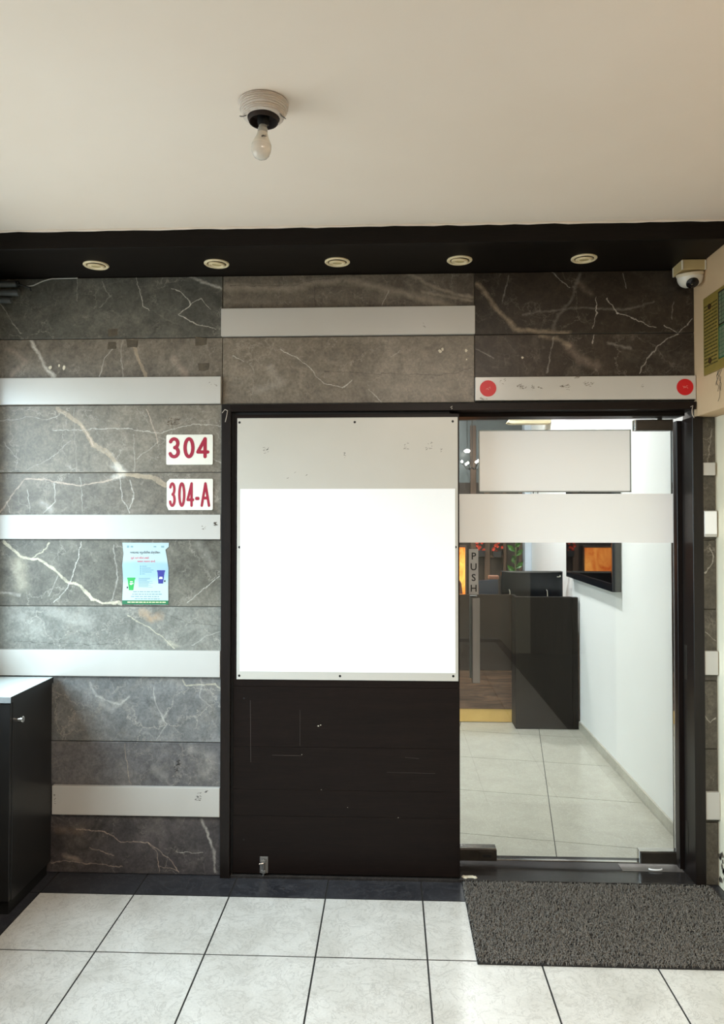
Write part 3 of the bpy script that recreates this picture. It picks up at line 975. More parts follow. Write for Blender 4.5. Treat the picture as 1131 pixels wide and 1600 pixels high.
def rrect(x0, x1, z0, z1, r, cut=()):
    pts = []
    for i, (cx, cz, a0) in enumerate(((x1 - r, z1 - r, 0), (x0 + r, z1 - r, 90), (x0 + r, z0 + r, 180), (x1 - r, z0 + r, 270))):
        if i in cut:
            c = 0.014
            if i == 1:
                pts += [(x0 + c, z1), (x0, z1 - c)]
            elif i == 2:
                pts += [(x0, z0 + c * 1.4), (x0 + c * 0.6, z0)]
            continue
        pts += [(cx + r * math.cos(R(a)), cz + r * math.sin(R(a))) for a in range(a0, a0 + 91, 30)]
    return pts


def smudge(parent, cx, cz, w, h, y, n, seed, mat, name='residue', thin=0.0008):
    rr = random.Random(seed)
    mb = MB()
    for i in range(n):
        x = cx + rr.uniform(-w, w)
        z = cz + rr.uniform(-h, h)
        L = rr.uniform(0.003, 0.011)
        a = rr.uniform(-0.5, 0.9)
        scratch(mb, x, z, x + L * math.cos(a), z + L * math.sin(a), y, rr.uniform(0.4, 1.3) * thin)
    o = mb.build(name, mat, parent)
    o['kind'] = 'stuff'
    return o


# PUSH on the glass-door plate
for i, c in enumerate('PUSH'):
    text_obj(c, 0.044, 0.3725, 0.1220, 1.381 - 0.0485 * i, M['black'], pp, 'letter', align='CENTER', bold=0.0006)

# ================================================================== THINGS ON THE FACADE
# ---- white board screwed to the door, white panel built over its blanked-out part
nb_ = thing('notice_board', (-0.194, -0.010, 0.862), 'large off-white acrylic board screwed to the dark wood door', 'board')
MB().box(-0.677, 0.290, -0.0165, -0.0108, 0.862, 2.008).build('board_sheet', M['board'], nb_, bevel=0.001)
for (x, z) in ((-0.667, 1.989), (-0.159, 1.988), (0.268, 1.989), (-0.666, 1.44), (0.279, 1.442), (-0.665, 0.878), (-0.223, 0.880), (0.268, 0.884)):
    MB().lathe([(0.0, -0.0002), (0.0030, -0.0005), (0.0052, -0.0004), (0.0054, 0.0)], (x, -0.0165, z), 14, Matrix.Rotation(-math.pi / 2, 3, 'X')).build('screw', M['screw'], nb_, smooth=True)
for i, (x, z, w, h, n) in enumerate(((-0.553, 1.865, 0.012, 0.014, 12), (0.064, 1.882, 0.011, 0.018, 9), (0.162, 1.884, 0.014, 0.020, 12), (-0.208, 1.838, 0.006, 0.016, 5), (0.215, 1.862, 0.01, 0.008, 3), (-0.43, 1.75, 0.06, 0.03, 3))):
    smudge(nb_, x, z, w, h, -0.0166, n, 30 + i, M['ink'], 'glue_mark', 0.0007)
po = MB().box(-0.662, 0.278, -0.0180, -0.0172, 0.897, 1.696).build('blanked_panel', M['paper'])
tag(po, 'large blank white panel over the blanked-out part of the off-white board', 'poster')

# ---- room number plates
p1 = thing('number_plate', (-0.892, -0.001, 1.804), 'white plate with the red room number 304', 'sign', 'room number plates')
MB().prism(rrect(-0.997, -0.788, 1.804, 1.938, 0.006), 'y', -0.004, -0.0010).build('plate', M['sign'], p1, bevel=0.0005)
for i, c in enumerate('304'):
    mb = MB()
    strokes(mb, c, (-0.980, -0.914, -0.856)[i], 1.840, (0.040, 0.038, 0.046)[i], 0.079, 0.0155, -0.0040)
    mb.build('digit', M['red'], p1)
p2 = thing('number_plate', (-0.890, -0.001, 1.603), 'white plate with the red room number 304-A', 'sign', 'room number plates')
MB().prism(rrect(-0.994, -0.787, 1.603, 1.742, 0.006, cut=(1, 2)), 'y', -0.004, -0.0010).build('plate', M['sign'], p2, bevel=0.0005)
for c, x, w in (('3', -0.979, 0.022), ('0', -0.938, 0.0235), ('4', -0.9005, 0.025), ('-', -0.8625, 0.0115), ('A', -0.8375, 0.0335)):
    mb = MB()
    strokes(mb, c, x, 1.6235, w, 0.097, 0.0130 if c != '-' else 0.015, -0.0040, 0.0112)
    mb.build('digit', M['red'], p2)

# ---- waste sorting poster (sheet with printed flat shapes)
ws = thing('waste_poster', (-1.089, -0.001, 1.185), 'torn pale blue poster about sorting waste into green and blue bins', 'poster')
k = NT('poster_paper')
pz = k.n('ShaderNodeSeparateXYZ')
k.l(k.pos(), pz.inputs[0])
wv = k.math('ADD', pz.outputs['Z'], k.math('MULTIPLY', k.noise(k.pos(), 18, 3), 0.02))
c_ = k.mix(k.rng(wv, 1.27, 1.33, smooth=True), lin((186, 200, 194)), lin((152, 182, 194)))
c_ = k.mix(k.rng(wv, 1.375, 1.39), c_, lin((176, 194, 198)))
c_ = k.mix(k.rng(wv, 1.225, 1.20, smooth=True), c_, lin((176, 196, 200)))
k.l(c_, k.b.inputs['Base Color'])
k.bump(k.noise(k.pos(), 24, 5), 0.3, 0.003)
M['poster_paper'] = k.set(0.28)
MB().prism([(-1.1925, 1.4585), (-1.187, 1.410), (-1.1925, 1.36), (-1.188, 1.3), (-1.192, 1.186), (-1.0, 1.1852), (-0.9845, 1.187), (-0.9855, 1.26), (-0.985, 1.345), (-0.992, 1.392), (-0.999, 1.428), (-0.990, 1.436), (-0.984, 1.440), (-0.984, 1.4585)],
           'y', -0.0022, -0.0008).build('sheet', M['poster_paper'], ws)


def pr(name, c, *quads, y=-0.0023, stuff=False):
    m_ = plain('print_' + name, c, None, 30, 0.35)
    if stuff:
        mb = MB()
        for q in quads:
            mb.prism(q, 'y', y - 0.0002, y)
        o = mb.build(name, m_, ws)
        o['kind'] = 'stuff'
    else:
        for q in quads:
            MB().prism(q, 'y', y - 0.0002, y).build(name, m_, ws)


def rc(x0, x1, z0, z1):
    return [(x0, z0), (x1, z0), (x1, z1), (x0, z1)]


pr('green_band', (34, 110, 70), rc(-1.1915, -0.985, 1.186, 1.203))
pr('green_bin', (40, 165, 75), [(-1.162, 1.248), (-1.142, 1.248), (-1.136, 1.296), (-1.168, 1.296)], rc(-1.170, -1.133, 1.296, 1.304))
pr('bin_wheel', (24, 32, 36), rc(-1.172, -1.166, 1.256, 1.264), rc(-1.004, -0.998, 1.285, 1.293))
pr('blue_bin', (52, 52, 140), [(-1.030, 1.278), (-1.009, 1.278), (-1.002, 1.330), (-1.034, 1.330)], rc(-1.036, -1.000, 1.330, 1.337))
pr('bin_lettering', (236, 240, 240), rc(-1.157, -1.145, 1.284, 1.288), rc(-1.157, -1.148, 1.272, 1.275), rc(-1.158, -1.142, 1.276, 1.280), rc(-1.025, -1.012, 1.304, 1.308), rc(-1.027, -1.011, 1.298, 1.303), y=-0.0026)
text_obj('અમદાવાદ મ્યુનિસિપલ કોર્પોરેશન', 0.0125, -1.090, -0.0023, 1.411, M['ink'], ws, 'title_lettering', sx=0.90, align='CENTER', bold=0.0002)
mred = plain('poster_red_print', (206, 46, 66), None, 30, 0.4)
text_obj('સૂકો અને ભીનો કચરો', 0.0115, -1.155, -0.0023, 1.387, mred, ws, 'red_lettering', sx=0.95, bold=0.00015)
text_obj('અલગ અલગ રાખો', 0.0115, -1.125, -0.0023, 1.372, mred, ws, 'red_lettering', sx=1.05, bold=0.00015)
random.seed(77)
tl = []
for i in range(5):
    z = 1.352 - 0.0085 * i
    tl.append(rc(-1.112, -1.108, z, z + 0.004))
    tl.append(rc(-1.104, -1.104 + (0.022, 0.040, 0.052, 0.044, 0.014)[i], z + 0.001, z + 0.0032))
for i in range(5):
    z = 1.296 - 0.0085 * i
    tl.append(rc(-1.120, -1.052 - random.uniform(0, 0.02), z, z + 0.0012))
    tl.append(rc(-1.118, -1.056 - random.uniform(0, 0.03), z + 0.004, z + 0.0058))
for i in range(4):
    z = 1.240 - 0.0105 * i
    x = -1.140 + random.uniform(-0.015, 0.01)
    while x < -1.025:
        w = random.uniform(0.006, 0.018)
        tl.append(rc(x, x + w, z, z + 0.0028))
        x += w + 0.003
pr('small_print', (92, 134, 150), *tl, stuff=True)
tl = []
x = -1.168
while x < -1.01:
    w = random.uniform(0.006, 0.016)
    tl.append(rc(x, x + w, 1.193, 1.1975))
    x += w + 0.003
pr('band_print', (222, 232, 170), *tl, y=-0.0026, stuff=True)
pr('corner_mark', (130, 160, 165), rc(-1.172, -1.162, 1.436, 1.446), rc(-1.155, -1.144, 1.437, 1.445), rc(-1.052, -1.040, 1.438, 1.444), rc(-1.018, -1.005, 1.437, 1.445))

# ---- red round stickers
for (x, lb, sd) in ((0.421, 'red round sticker on the strip above the glass door, nearer the wooden door', 1),
                    (1.262, 'red round sticker at the far right end of the strip above the glass door', 2)):
    t = thing('round_sticker', (x, -0.0203, 2.131), lb, 'sticker', 'red round stickers')
    MB().lathe([(0.0, 0.0008), (0.0350, 0.0008), (0.0356, 0.0)], (x, -0.0203, 2.131), 40, Matrix.Rotation(math.pi / 2, 3, 'X')).build('disc', M['red_disc'], t)
    rr = random.Random(sd)
    mb = MB()
    for i in range(7):
        a, b = x - 0.010 + 0.003 * i, 2.131 + rr.uniform(-0.005, 0.005)
        scratch(mb, a, b, a + rr.uniform(0.003, 0.006), b + rr.uniform(-0.006, 0.006), -0.0213, 0.0008)
    mb.build('emblem', plain('emblem_pale_%d' % sd, (226, 150, 140), None, 30, 0.5), t)
# tape and glue marks left on strips and tiles
for i, (s, x, z, w, h, n) in enumerate(((5, 0.566, 2.137, 0.022, 0.009, 22), (5, 0.612, 2.131, 0.008, 0.010, 8), (5, 0.640, 2.134, 0.007, 0.005, 7), (5, 0.745, 2.140, 0.018, 0.006, 16), (5, 0.762, 2.130, 0.006, 0.006, 5), (5, 0.850, 2.146, 0.020, 0.008, 16), (5, 0.482, 2.160, 0.014, 0.010, 6), (5, 0.40, 2.086, 0.015, 0.002, 8), (5, 1.075, 2.134, 0.006, 0.006, 3), (5, 0.80, 2.176, 0.008, 0.004, 12),
                                            (0, -0.79, 2.16, 0.02, 0.012, 5), (1, -0.826, 1.527, 0.008, 0.010, 7), (1, -0.776, 1.543, 0.006, 0.006, 22), (3, -0.846, 0.352, 0.014, 0.018, 16), (3, -0.815, 0.372, 0.006, 0.003, 6), (3, -1.484, 0.33, 0.003, 0.02, 8), (4, 0.14, 2.41, 0.004, 0.01, 3))):
    smudge(strip_obj[s], x, z, w, h, -0.0201, n, 60 + i, M['ink_soft'] if s not in (3,) else M['ink'], 'glue_mark', 0.0009)
rr = random.Random(12)
for i, (x, z, s) in enumerate(((-1.24, 2.395, 0.024), (-1.245, 2.338, 0.022), (-1.153, 2.345, 0.026), (-0.847, 2.352, 0.028), (-0.832, 2.238, 0.024))):
    pts = [(x + sx_ * s * rr.uniform(.75, 1.1), z + sz_ * s * .75 * rr.uniform(.7, 1.1)) for sx_, sz_ in ((-1, -1), (0.2, -1), (1, -.8), (1, 1), (-1, 1))]
    MB().prism(pts, 'y', -0.0012, -0.0004).build('tape_stain', plain('tape_stain_%d' % i, (92, 82, 66), (72, 64, 52), 40, 0.5), wall)
smudge(wall, -0.969, 1.995, 0.030, 0.016, -0.0008, 34, 91, plain('stamp_ink', (84, 66, 48), None, 20, 0.6), 'ink_stamp', 0.0010)
smudge(wall, -0.948, 0.475, 0.012, 0.026, -0.0008, 16, 92, M['ink'], 'ink_stamp', 0.0013)
smudge(wall, -1.05, 2.43, 0.026, 0.018, -0.0008, 30, 93, M['ink'], 'ink_stamp', 0.0006)
fk = MB()
for (x, z, s) in ((-1.525, 2.243, 0.010), (-1.485, 2.250, 0.008), (-1.462, 2.240, 0.011), (0.215, 2.300, 0.009), (0.226, 2.308, 0.007), (0.328, 2.302, 0.008), (0.573, 2.268, 0.006), (0.33, 2.262, 0.004)):
    fk.prism([(x + s * math.cos(a * 0.9) * rr.uniform(.5, 1.1), z + s * math.sin(a * 0.9) * rr.uniform(.5, 1.1)) for a in range(7)], 'y', -0.0018, -0.0004)
fk.build('plaster_flake', M['flake'], wall)
for pts in ([(-0.742, 2.030), (-0.730, 2.045), (-0.718, 2.040), (-0.722, 2.015), (-0.728, 1.99)], [(1.283, 2.045), (1.292, 2.050), (1.288, 2.030), (1.290, 2.01), (1.297, 1.998)], [(0.266, 2.054), (0.258, 2.049), (0.266, 2.045), (0.262, 2.041)]):
    MB().tube([(x, -0.0262, z) for x, z in pts], 0.0018, 6).build('old_string', plain('old_string_%d' % len(bpy.data.materials), (190, 180, 168), None, 30, 0.8), fr, smooth=True)

# ================================================================== CEILING LAMP, DOWN-LIGHTS, CAMERA
c0 = (-0.352, -1.205)
bl = thing('ceiling_lamp', (c0[0], c0[1], 2.718), 'bare white bulb hanging from a broken round plaster rose on the ceiling', 'lamp')
rr = random.Random(3)
wobs = [[rr.uniform(-1, 1) for _ in range(6)] for _ in range(40)]


def wob(i, a):
    w = wobs[i]
    return 0.012 * (w[0] * math.sin(3 * a) + w[1] * math.cos(2 * a) + w[2] * math.sin(5 * a + w[3]))


prof = []
for i in range(13):                                   # rope-like layers
    t = i / 12
    r = 0.068 - 0.016 * t ** 1.6 + (0.0016 if i % 2 else 0.0)
    prof.append((r, -0.001 - 0.040 * t))
prof += [(0.045, -0.042), (0.043, -0.036), (0.043, -0.010)]
k = NT('plaster_rose')
f = k.noise(k.obj(), 40, 6, 0.7)
k.l(k.mix(f, lin((206, 190, 178)), lin((232, 222, 210))), k.b.inputs['Base Color'])
wvn = k.n('ShaderNodeTexWave', wave_type='BANDS', bands_direction='Z')
wvn.inputs['Scale'].default_value = 60
wvn.inputs['Distortion'].default_value = 3
wvn.inputs['Detail'].default_value = 3
k.l(k.obj(), wvn.inputs['Vector'])
k.bump(wvn.outputs['Fac'], 0.7, 0.004)
MB().lathe(prof, (c0[0], c0[1], 2.718), 40, None, wob).build('ceiling_rose', k.set(0.85), bl, smooth=True)
MB().lathe([(0.0405, -0.006), (0.0425, -0.045), (0.0400, -0.053), (0.0375, -0.052), (0.036, -0.030), (0.0, -0.028)], (c0[0], c0[1], 2.718), 32).build('inner_cup', plain('rusty_cup', (52, 32, 25), (22, 15, 13), 30, 0.7), bl, smooth=True)
MB().lathe([(0.013, -0.028), (0.017, -0.034), (0.017, -0.052), (0.0145, -0.062), (0.0, -0.063)], (c0[0], c0[1], 2.718), 24).build('lamp_holder', M['black'], bl, smooth=True)
MB().tube([(c0[0] - 0.036, c0[1] - 0.01, 2.684), (c0[0] - 0.052, c0[1] - 0.02, 2.672), (c0[0] - 0.062, c0[1] - 0.02, 2.673), (c0[0] - 0.060, c0[1] - 0.012, 2.676), (c0[0] - 0.040, c0[1], 2.684)], 0.0013, 6).build('spring_clip', M['steel'], bl, smooth=True)
MB().tube([(c0[0] + 0.026, c0[1] - 0.015, 2.694), (c0[0] + 0.050, c0[1] - 0.020, 2.676), (c0[0] + 0.062, c0[1] - 0.022, 2.664), (c0[0] + 0.064, c0[1] - 0.016, 2.665), (c0[0] + 0.035, c0[1] - 0.005, 2.690)], 0.0013, 6).build('spring_clip', M['steel'], bl, smooth=True)
tilt = Matrix.Rotation(R(4), 3, 'Y')
bc = (c0[0] - 0.001, c0[1], 2.660)
MB().lathe([(0.0, 0.0), (0.0110, 0.0), (0.0115, -0.010), (0.0135, -0.012), (0.0140, -0.026)], bc, 24, tilt).build('bulb_cap', plain('bulb_cap_grey', (176, 172, 162), None, 30, 0.35, 0.3), bl, smooth=True)
MB().lathe([(0.0140, -0.024), (0.0175, -0.036), (0.0225, -0.046), (0.0268, -0.055), (0.0272, -0.058)], bc, 28, tilt).build('bulb_body', plain('bulb_white_plastic', (222, 214, 200), None, 20, 0.4), bl, smooth=True)
MB().lathe([(0.0270, -0.058), (0.0272, -0.066), (0.0262, -0.076), (0.0232, -0.085), (0.0180, -0.092), (0.0100, -0.0965), (0.0, -0.098)], bc, 28, tilt).build('bulb_globe', plain('bulb_frosted', (214, 206, 194), None, 20, 0.10), bl, smooth=True)
smudge(bl, bc[0] + 0.004, bc[2] - 0.045, 0.008, 0.001, c0[1] - 0.0235, 7, 8, M['ink'], 'printed_rating', 0.0007)

names5 = ('first', 'second', 'third', 'fourth', 'fifth')
M['gilt'] = plain('cream_gilt_metal', (238, 222, 186), (226, 208, 168), 20, 0.4, 0.0)
M['gilt_dark'] = plain('dark_gilt', (120, 98, 66), (92, 74, 48), 30, 0.4, 0.2)  # darker gilt for the recess disc inside the ring
M['lampface'] = plain('dusty_lamp_glass', (216, 198, 150), (190, 170, 120), 40, 0.25)
dl0 = None
for i, x in enumerate((-1.253, -0.736, -0.225, 0.286, 0.799)):
    lb = 'unlit gilt recessed downlight in the dark beam, %s from the left' % names5[i]
    if i == 0:
        dl0 = thing('recessed_downlight', (x, -0.162, 2.645), lb, 'lamp', 'gilt downlights in the dark beam')
        MB().lathe([(0.040, 0.002), (0.0525, 0.0005), (0.0530, -0.003), (0.0490, -0.0065), (0.0410, -0.0050), (0.0395, 0.0)], (x, -0.162, 2.645), 40).build('trim_ring', M['gilt'], dl0, smooth=True)
        tl_ = Matrix.Rotation(R(5), 3, 'X') @ Matrix.Rotation(R(2), 3, 'Y')
        MB().lathe([(0.0400, -0.0005), (0.0385, -0.0016), (0.0, -0.0018)], (x, -0.162, 2.645), 32).build('recess', M['gilt_dark'], dl0, smooth=True)
        MB().lathe([(0.0270, 0.002), (0.0345, 0.001), (0.0345, -0.004), (0.0290, -0.0060), (0.0262, -0.003)], (x, -0.162, 2.6405), 32, tl_).build('gimbal_ring', M['gilt'], dl0, smooth=True)
        MB().lathe([(0.0262, -0.001), (0.018, -0.0035), (0.009, -0.0045), (0.0, -0.0048)], (x, -0.162, 2.6405), 32, tl_).build('lamp_face', M['lampface'], dl0, smooth=True)
    else:
        o = copy_tree(dl0, (x, -0.160, 2.645))
        o.rotation_euler.z = R((0, 25, -15, 10, -30)[i])
        o['label'] = lb

# ---- dome camera
cc = thing('dome_camera', (1.262, -0.080, 2.645), 'white dome security camera on a cream junction box under the beam', 'camera')
bx = MB().box(1.210, 1.3085, -0.131, -0.030, 2.603, 2.6448).build('junction_box', plain('cream_plastic_box', (206, 186, 138), (196, 174, 124), 10, 0.4), cc, bevel=0.003, seg=2)
for (x, y) in ((1.212, -0.129), (1.306, -0.129), (1.212, -0.033)):
    MB().tube([(x, y, 2.602), (x, y, 2.640)], 0.0045, 8).build('box_lug', M['flake'], bx, smooth=True)
tc = Matrix.Rotation(R(10), 3, 'X') @ Matrix.Rotation(R(-6), 3, 'Y')
dc = (1.262, -0.080, 2.600)
MB().lathe([(0.048, 0.004), (0.0545, 0.002), (0.0555, -0.004), (0.0530, -0.010), (0.050, -0.011)], dc, 40, tc).build('base_ring', plain('ivory_ring', (226, 212, 184), None, 10, 0.35), cc, smooth=True)
M['camwhite'] = plain('camera_white', (232, 228, 216), None, 10, 0.3)
dm = MB().lathe([(0.0515, -0.010), (0.0512, -0.020), (0.0485, -0.031), (0.0425, -0.042), (0.0335, -0.050), (0.020, -0.0555), (0.0, -0.057)], dc, 40, tc).build('dome_shell', M['camwhite'], cc, smooth=True)
look = Vector((-0.05, -0.62, -0.78)).normalized()
ctr = Vector(dc) + tc @ Vector((0, 0, -0.010)) + look * 0.0375
q = look.to_track_quat('Z', 'Y').to_matrix()
MB().lathe([(0.0250, 0.000), (0.0250, 0.0125), (0.0225, 0.0145), (0.0, 0.0155)], ctr, 32, q).build('lens_window', plain('dark_lens_window', (14, 13, 14), None, 10, 0.12), cc, smooth=True)
MB().lathe([(0.0120, 0.0135), (0.0120, 0.0190), (0.0098, 0.0205), (0.0095, 0.0185), (0.0, 0.0175)], ctr, 24, q).build('lens', plain('lens_barrel', (34, 34, 38), (20, 20, 22), 40, 0.10), cc, smooth=True)
MB().lathe([(0.0032, 0.020), (0.0032, 0.0212), (0.0, 0.0215)], ctr - Vector((0.004, 0, 0)), 12, q).build('lens_glint', M['chrome'], cc, smooth=True)
for a in (-150, -30):
    v = Vector((math.cos(R(a)), math.sin(R(a)), -0.42)).normalized()
    pnt = Vector(dc) + tc @ Vector((0, 0, -0.012)) + v * 0.0475
    MB().tube([pnt, pnt + v * 0.002], 0.0035, 10).build('dome_screw', M['screw'], dm)

# ---- service board on the right cross beam
sg = thing('service_board', (1.310, -0.40, 2.160), 'olive yellow printed board on the right cream beam', 'board')
k = NT('olive_board')
k.l(k.mix(k.rng(k.noise(k.pos(), 14, 4), 0.3, 0.7), lin((150, 128, 62)), lin((126, 112, 50))), k.b.inputs['Base Color'])
MB().box(1.304, 1.3108, -0.62, -0.108, 2.161, 2.483).build('board_sheet', k.set(0.35), sg, bevel=0.001)
rr = random.Random(19)
mb = MB()
for i in range(18):
    z = 2.440 - 0.0145 * i
    y = -0.118
    while y > -0.232:
        w = rr.uniform(0.008, 0.03)
        mb.prism([(max(y - w, -0.238), z), (y, z), (y, z + 0.0058), (max(y - w, -0.238), z + 0.0058)], 'x', 1.3034, 1.3041)
        y -= w + 0.004
mb.build('printed_lines', plain('olive_print', (82, 74, 34), None, 20, 0.5), sg)
for (z0, z1, c, nm) in ((2.338, 2.465, (26, 28, 24), 'black_table'), (2.205, 2.328, (32, 92, 62), 'green_table')):
    mb = MB()
    for z in np.linspace(z0, z1, 9):
        mb.box(1.3032, 1.3041, -0.60, -0.252, z - 0.001, z + 0.001)
    for y in np.linspace(-0.60, -0.252, 14):
        mb.box(1.3032, 1.3041, y - 0.001, y + 0.001, z0, z1)
    for (za, zb) in ((z0 - 0.004, z0 + 0.002), (z1 - 0.002, z1 + 0.004)):
        mb.box(1.3030, 1.3041, -0.60, -0.248, za, zb)
    mb.box(1.3030, 1.3041, -0.254, -0.248, z0 - 0.004, z1 + 0.004)
    mb.build(nm, plain('print_' + nm, c, None, 20, 0.5), sg)
    MB().box(1.3036, 1.30405, -0.60, -0.252, z0, z1).build(nm + '_field', plain('field_' + nm, (118, 120, 96), (96, 116, 88), 30, 0.4), sg)
for z in (2.434, 2.212):
    MB().tube([(1.3040, -0.172, z), (1.3000, -0.172, z)], 0.012, 8).build('fixing_screw', plain('brown_screw_%d' % int(z * 100), (74, 54, 30), None, 20, 0.5, 0.3), sg)
random.seed(41)
for s in range(4):
    pts = [(1.3095, -0.225 - 0.012 * s, 2.158)]
    for i in range(6):
        p = pts[-1]
        pts.append((1.3085 - random.uniform(0, 0.006), p[1] + random.uniform(-0.016, 0.018), p[2] - random.uniform(0.004, 0.016 + 0.006 * s)))
    MB().tube(pts, 0.0009, 5).build('loose_wire', M['ink'], sg, smooth=True)

# ---- conduit pipes in the top left corner
for i, (z, x1, r_, lb) in enumerate(((2.610, -1.662, 0.014, 'grey conduit pipe under the dark beam, uppermost of three'), (2.572, -1.656, 0.015, 'grey conduit pipe under the dark beam, middle of three'), (2.538, -1.690, 0.013, 'grey conduit pipe under the dark beam, lowest of three'))):
    t = thing('conduit_pipe', (-1.75, -0.030, z), lb, 'pipe', 'conduit pipes in the top left corner')
    MB().tube([(-1.798, -0.030, z), (x1, -0.030, z)], r_, 14).build('pipe', plain('grey_conduit_%d' % i, (92, 94, 92), (74, 76, 75), 12, 0.35), t, smooth=True)
    if i < 1:
        MB().lathe([(r_ * 1.08, 0.0), (r_ * 1.08, 0.006), (r_ * 0.7, 0.006), (r_ * .7, -0.01)], (x1 - 0.003, -0.030, z), 14, Matrix.Rotation(math.pi / 2, 3, 'Y')).build('pipe_end', M['black'], t, smooth=True)
        MB().tube([(x1, -0.030, z), (x1 + 0.02, -0.028, z + (0.002 if i else -0.004)), (-1.624, -0.024, 2.600 + 0.003 * i), (-1.612, -0.018, 2.598), (-1.611, -0.010, 2.585)], 0.0035, 8).build('cable', M['black'], t, smooth=True)
cbl = MB().tube([(-1.628, -0.020, 2.603), (-1.60, -0.014, 2.608), (-1.56, -0.010, 2.628), (-1.52, -0.008, 2.640), (-1.46, -0.008, 2.6405), (-1.40, -0.008, 2.641)], 0.0028, 8).build('white_cable', plain('grey_white_cable', (168, 166, 158), None, 20, 0.5), None, smooth=True)
tag(cbl, 'thin whitish cable running from the conduits along the beam', 'cable')

# ---- black cabinet at the left
cb = thing('cabinet', (-1.65, -0.185, 0.0), 'black low cabinet with a pale top against the left wall', 'cabinet')
M['cab'] = plain('black_laminate', (30, 29, 29), (24, 23, 23), 6, 0.38)
M['cab_edge'] = plain('grey_edge_band', (150, 154, 155), (128, 132, 134), 10, 0.4)
bd = MB().box(-1.797, -1.497, -0.352, -0.021, 0.06, 0.842).build('body', M['cab'], cb, bevel=0.001)
MB().box(-1.79, -1.515, -0.340, -0.021, 0.0, 0.0605).build('plinth', M['black'], cb)
MB().box(-1.799, -1.492, -0.378, -0.021, 0.8422, 0.866).build('top', plain('pale_cabinet_top', (214, 222, 220), (206, 214, 212), 4, 0.18), cb, bevel=0.0008)
MB().box(-1.799, -1.4915, -0.3795, -0.3782, 0.8422, 0.8655).build('top_edge_band', M['cab_edge'], cb)
MB().box(-1.4918, -1.4905, -0.378, -0.021, 0.8422, 0.8655).build('top_end_band', M['cab'], cb)
for (x0, x1) in ((-1.796, -1.499),):
    dr = MB().box(x0, x1, -0.3705, -0.3535, 0.066, 0.836).build('door', M['cab'], cb, bevel=0.001)
    kx = x0 + 0.04
    MB().lathe([(0.0, 0.024), (0.010, 0.023), (0.012, 0.018), (0.006, 0.010), (0.006, 0.0)], (kx, -0.3705, 0.60), 16, Matrix.Rotation(math.pi / 2, 3, 'X')).build('knob', M['chrome'], dr, smooth=True)
MB().lathe([(0.0075, 0.0), (0.0075, 0.010), (0.0125, 0.013), (0.0130, 0.030), (0.0110, 0.032), (0.0, 0.0325)], (-1.497, -0.330, 0.766), 20, Matrix.Rotation(math.pi / 2, 3, 'Y')).build('side_knob', M['chrome'], cb, smooth=True)

# ---- door mat: backing and looped pile
mt = thing('door_mat', (0.835, -0.30, 0.0), 'dark grey-brown coil door mat in front of the glass door', 'mat')
MB().box(0.302, 1.353, -0.590, -0.021, 0.0005, 0.006).build('backing', plain('mat_backing', (34, 31, 29), None, 60, 0.9), mt, bevel=0.001)
rng = np.random.default_rng(8)
NL = 30000
ang = rng.uniform(0, 2 * np.pi, NL)
cxp = 0.302 + rng.uniform(0.004, 1.047, NL)
cyp = -0.590 + rng.uniform(0.004, 0.565, NL)
Lh = rng.uniform(0.004, 0.009, NL)
hh = rng.uniform(0.010, 0.0165, NL)
bend = rng.uniform(-0.7, 0.7, NL)
ts = np.linspace(-1, 1, 5)
V = np.zeros((NL, 5, 2, 3))
for j, t in enumerate(ts):
    a = ang + bend * t
    px = cxp + np.cos(a) * Lh * t - np.sin(ang) * bend * Lh * 0.5 * (1 - t * t)
    py = cyp + np.sin(a) * Lh * t + np.cos(ang) * bend * Lh * 0.5 * (1 - t * t)
    pz_ = 0.005 + (hh - 0.005) * (1 - t * t)
    for s_, sg_ in enumerate((-1, 1)):
        V[:, j, s_, 0] = np.clip(px - np.sin(a) * 0.0009 * sg_, 0.300, 1.3545)
        V[:, j, s_, 1] = np.clip(py + np.cos(a) * 0.0009 * sg_, -0.592, -0.0195)
        V[:, j, s_, 2] = pz_ + 0.0004 * sg_
V = V.reshape(-1, 3) - np.array([0.835, -0.30, 0.0])
base_i = (np.arange(NL) * 10)[:, None, None]
quad = np.array([[2 * j, 2 * j + 1, 2 * j + 3, 2 * j + 2] for j in range(4)])[None]
F = (base_i + quad).reshape(-1, 4)
me = bpy.data.meshes.new('pile')
me.vertices.add(len(V))
me.vertices.foreach_set('co', V.ravel())
me.loops.add(F.size)
me.loops.foreach_set('vertex_index', F.ravel().astype(np.int32))
me.polygons.add(len(F))
me.polygons.foreach_set('loop_start', np.arange(0, F.size, 4, dtype=np.int32))
me.polygons.foreach_set('loop_total', np.full(len(F), 4, dtype=np.int32))
me.update(calc_edges=True)
pile = link('pile', me, plain('mat_pile', (136, 130, 122), (80, 75, 70), 160, 0.8), mt)
pile['kind'] = 'stuff'

# ---- floor spring plate, rubble on the threshold
fsp = MB().box(1.018, 1.286, 0.088, 0.152, 0.0122, 0.0142).build('floor_spring_plate', M['steel'], None, bevel=0.0006)
tag(fsp, 'flat steel floor spring plate below the glass door hinge', 'plate')
pw_ = MB().tube([(1.165 + 0.028 * math.cos(R(a)), 0.100 + 0.010 * math.sin(R(a)), 0.0185) for a in range(180, 361, 20)], 0.0035, 8).build('paper_scrap', M['paper'], None, smooth=True)
tag(pw_, 'curled white paper scrap under the glass door hinge', 'scrap')
rr = random.Random(6)
lump = MB()
for i in range(7):
    lump.lathe([(0.0, 0.006), (0.006, 0.005), (0.010, 0.0005)], (0.312 + 0.008 * i + rr.uniform(-.003, .003), 0.004 + rr.uniform(-.006, .006), 0.0120), 8)
tag(lump.build('mortar_lump', M['flake'], None, smooth=True), 'small pale mortar crumbs at the corner of the threshold', 'debris')

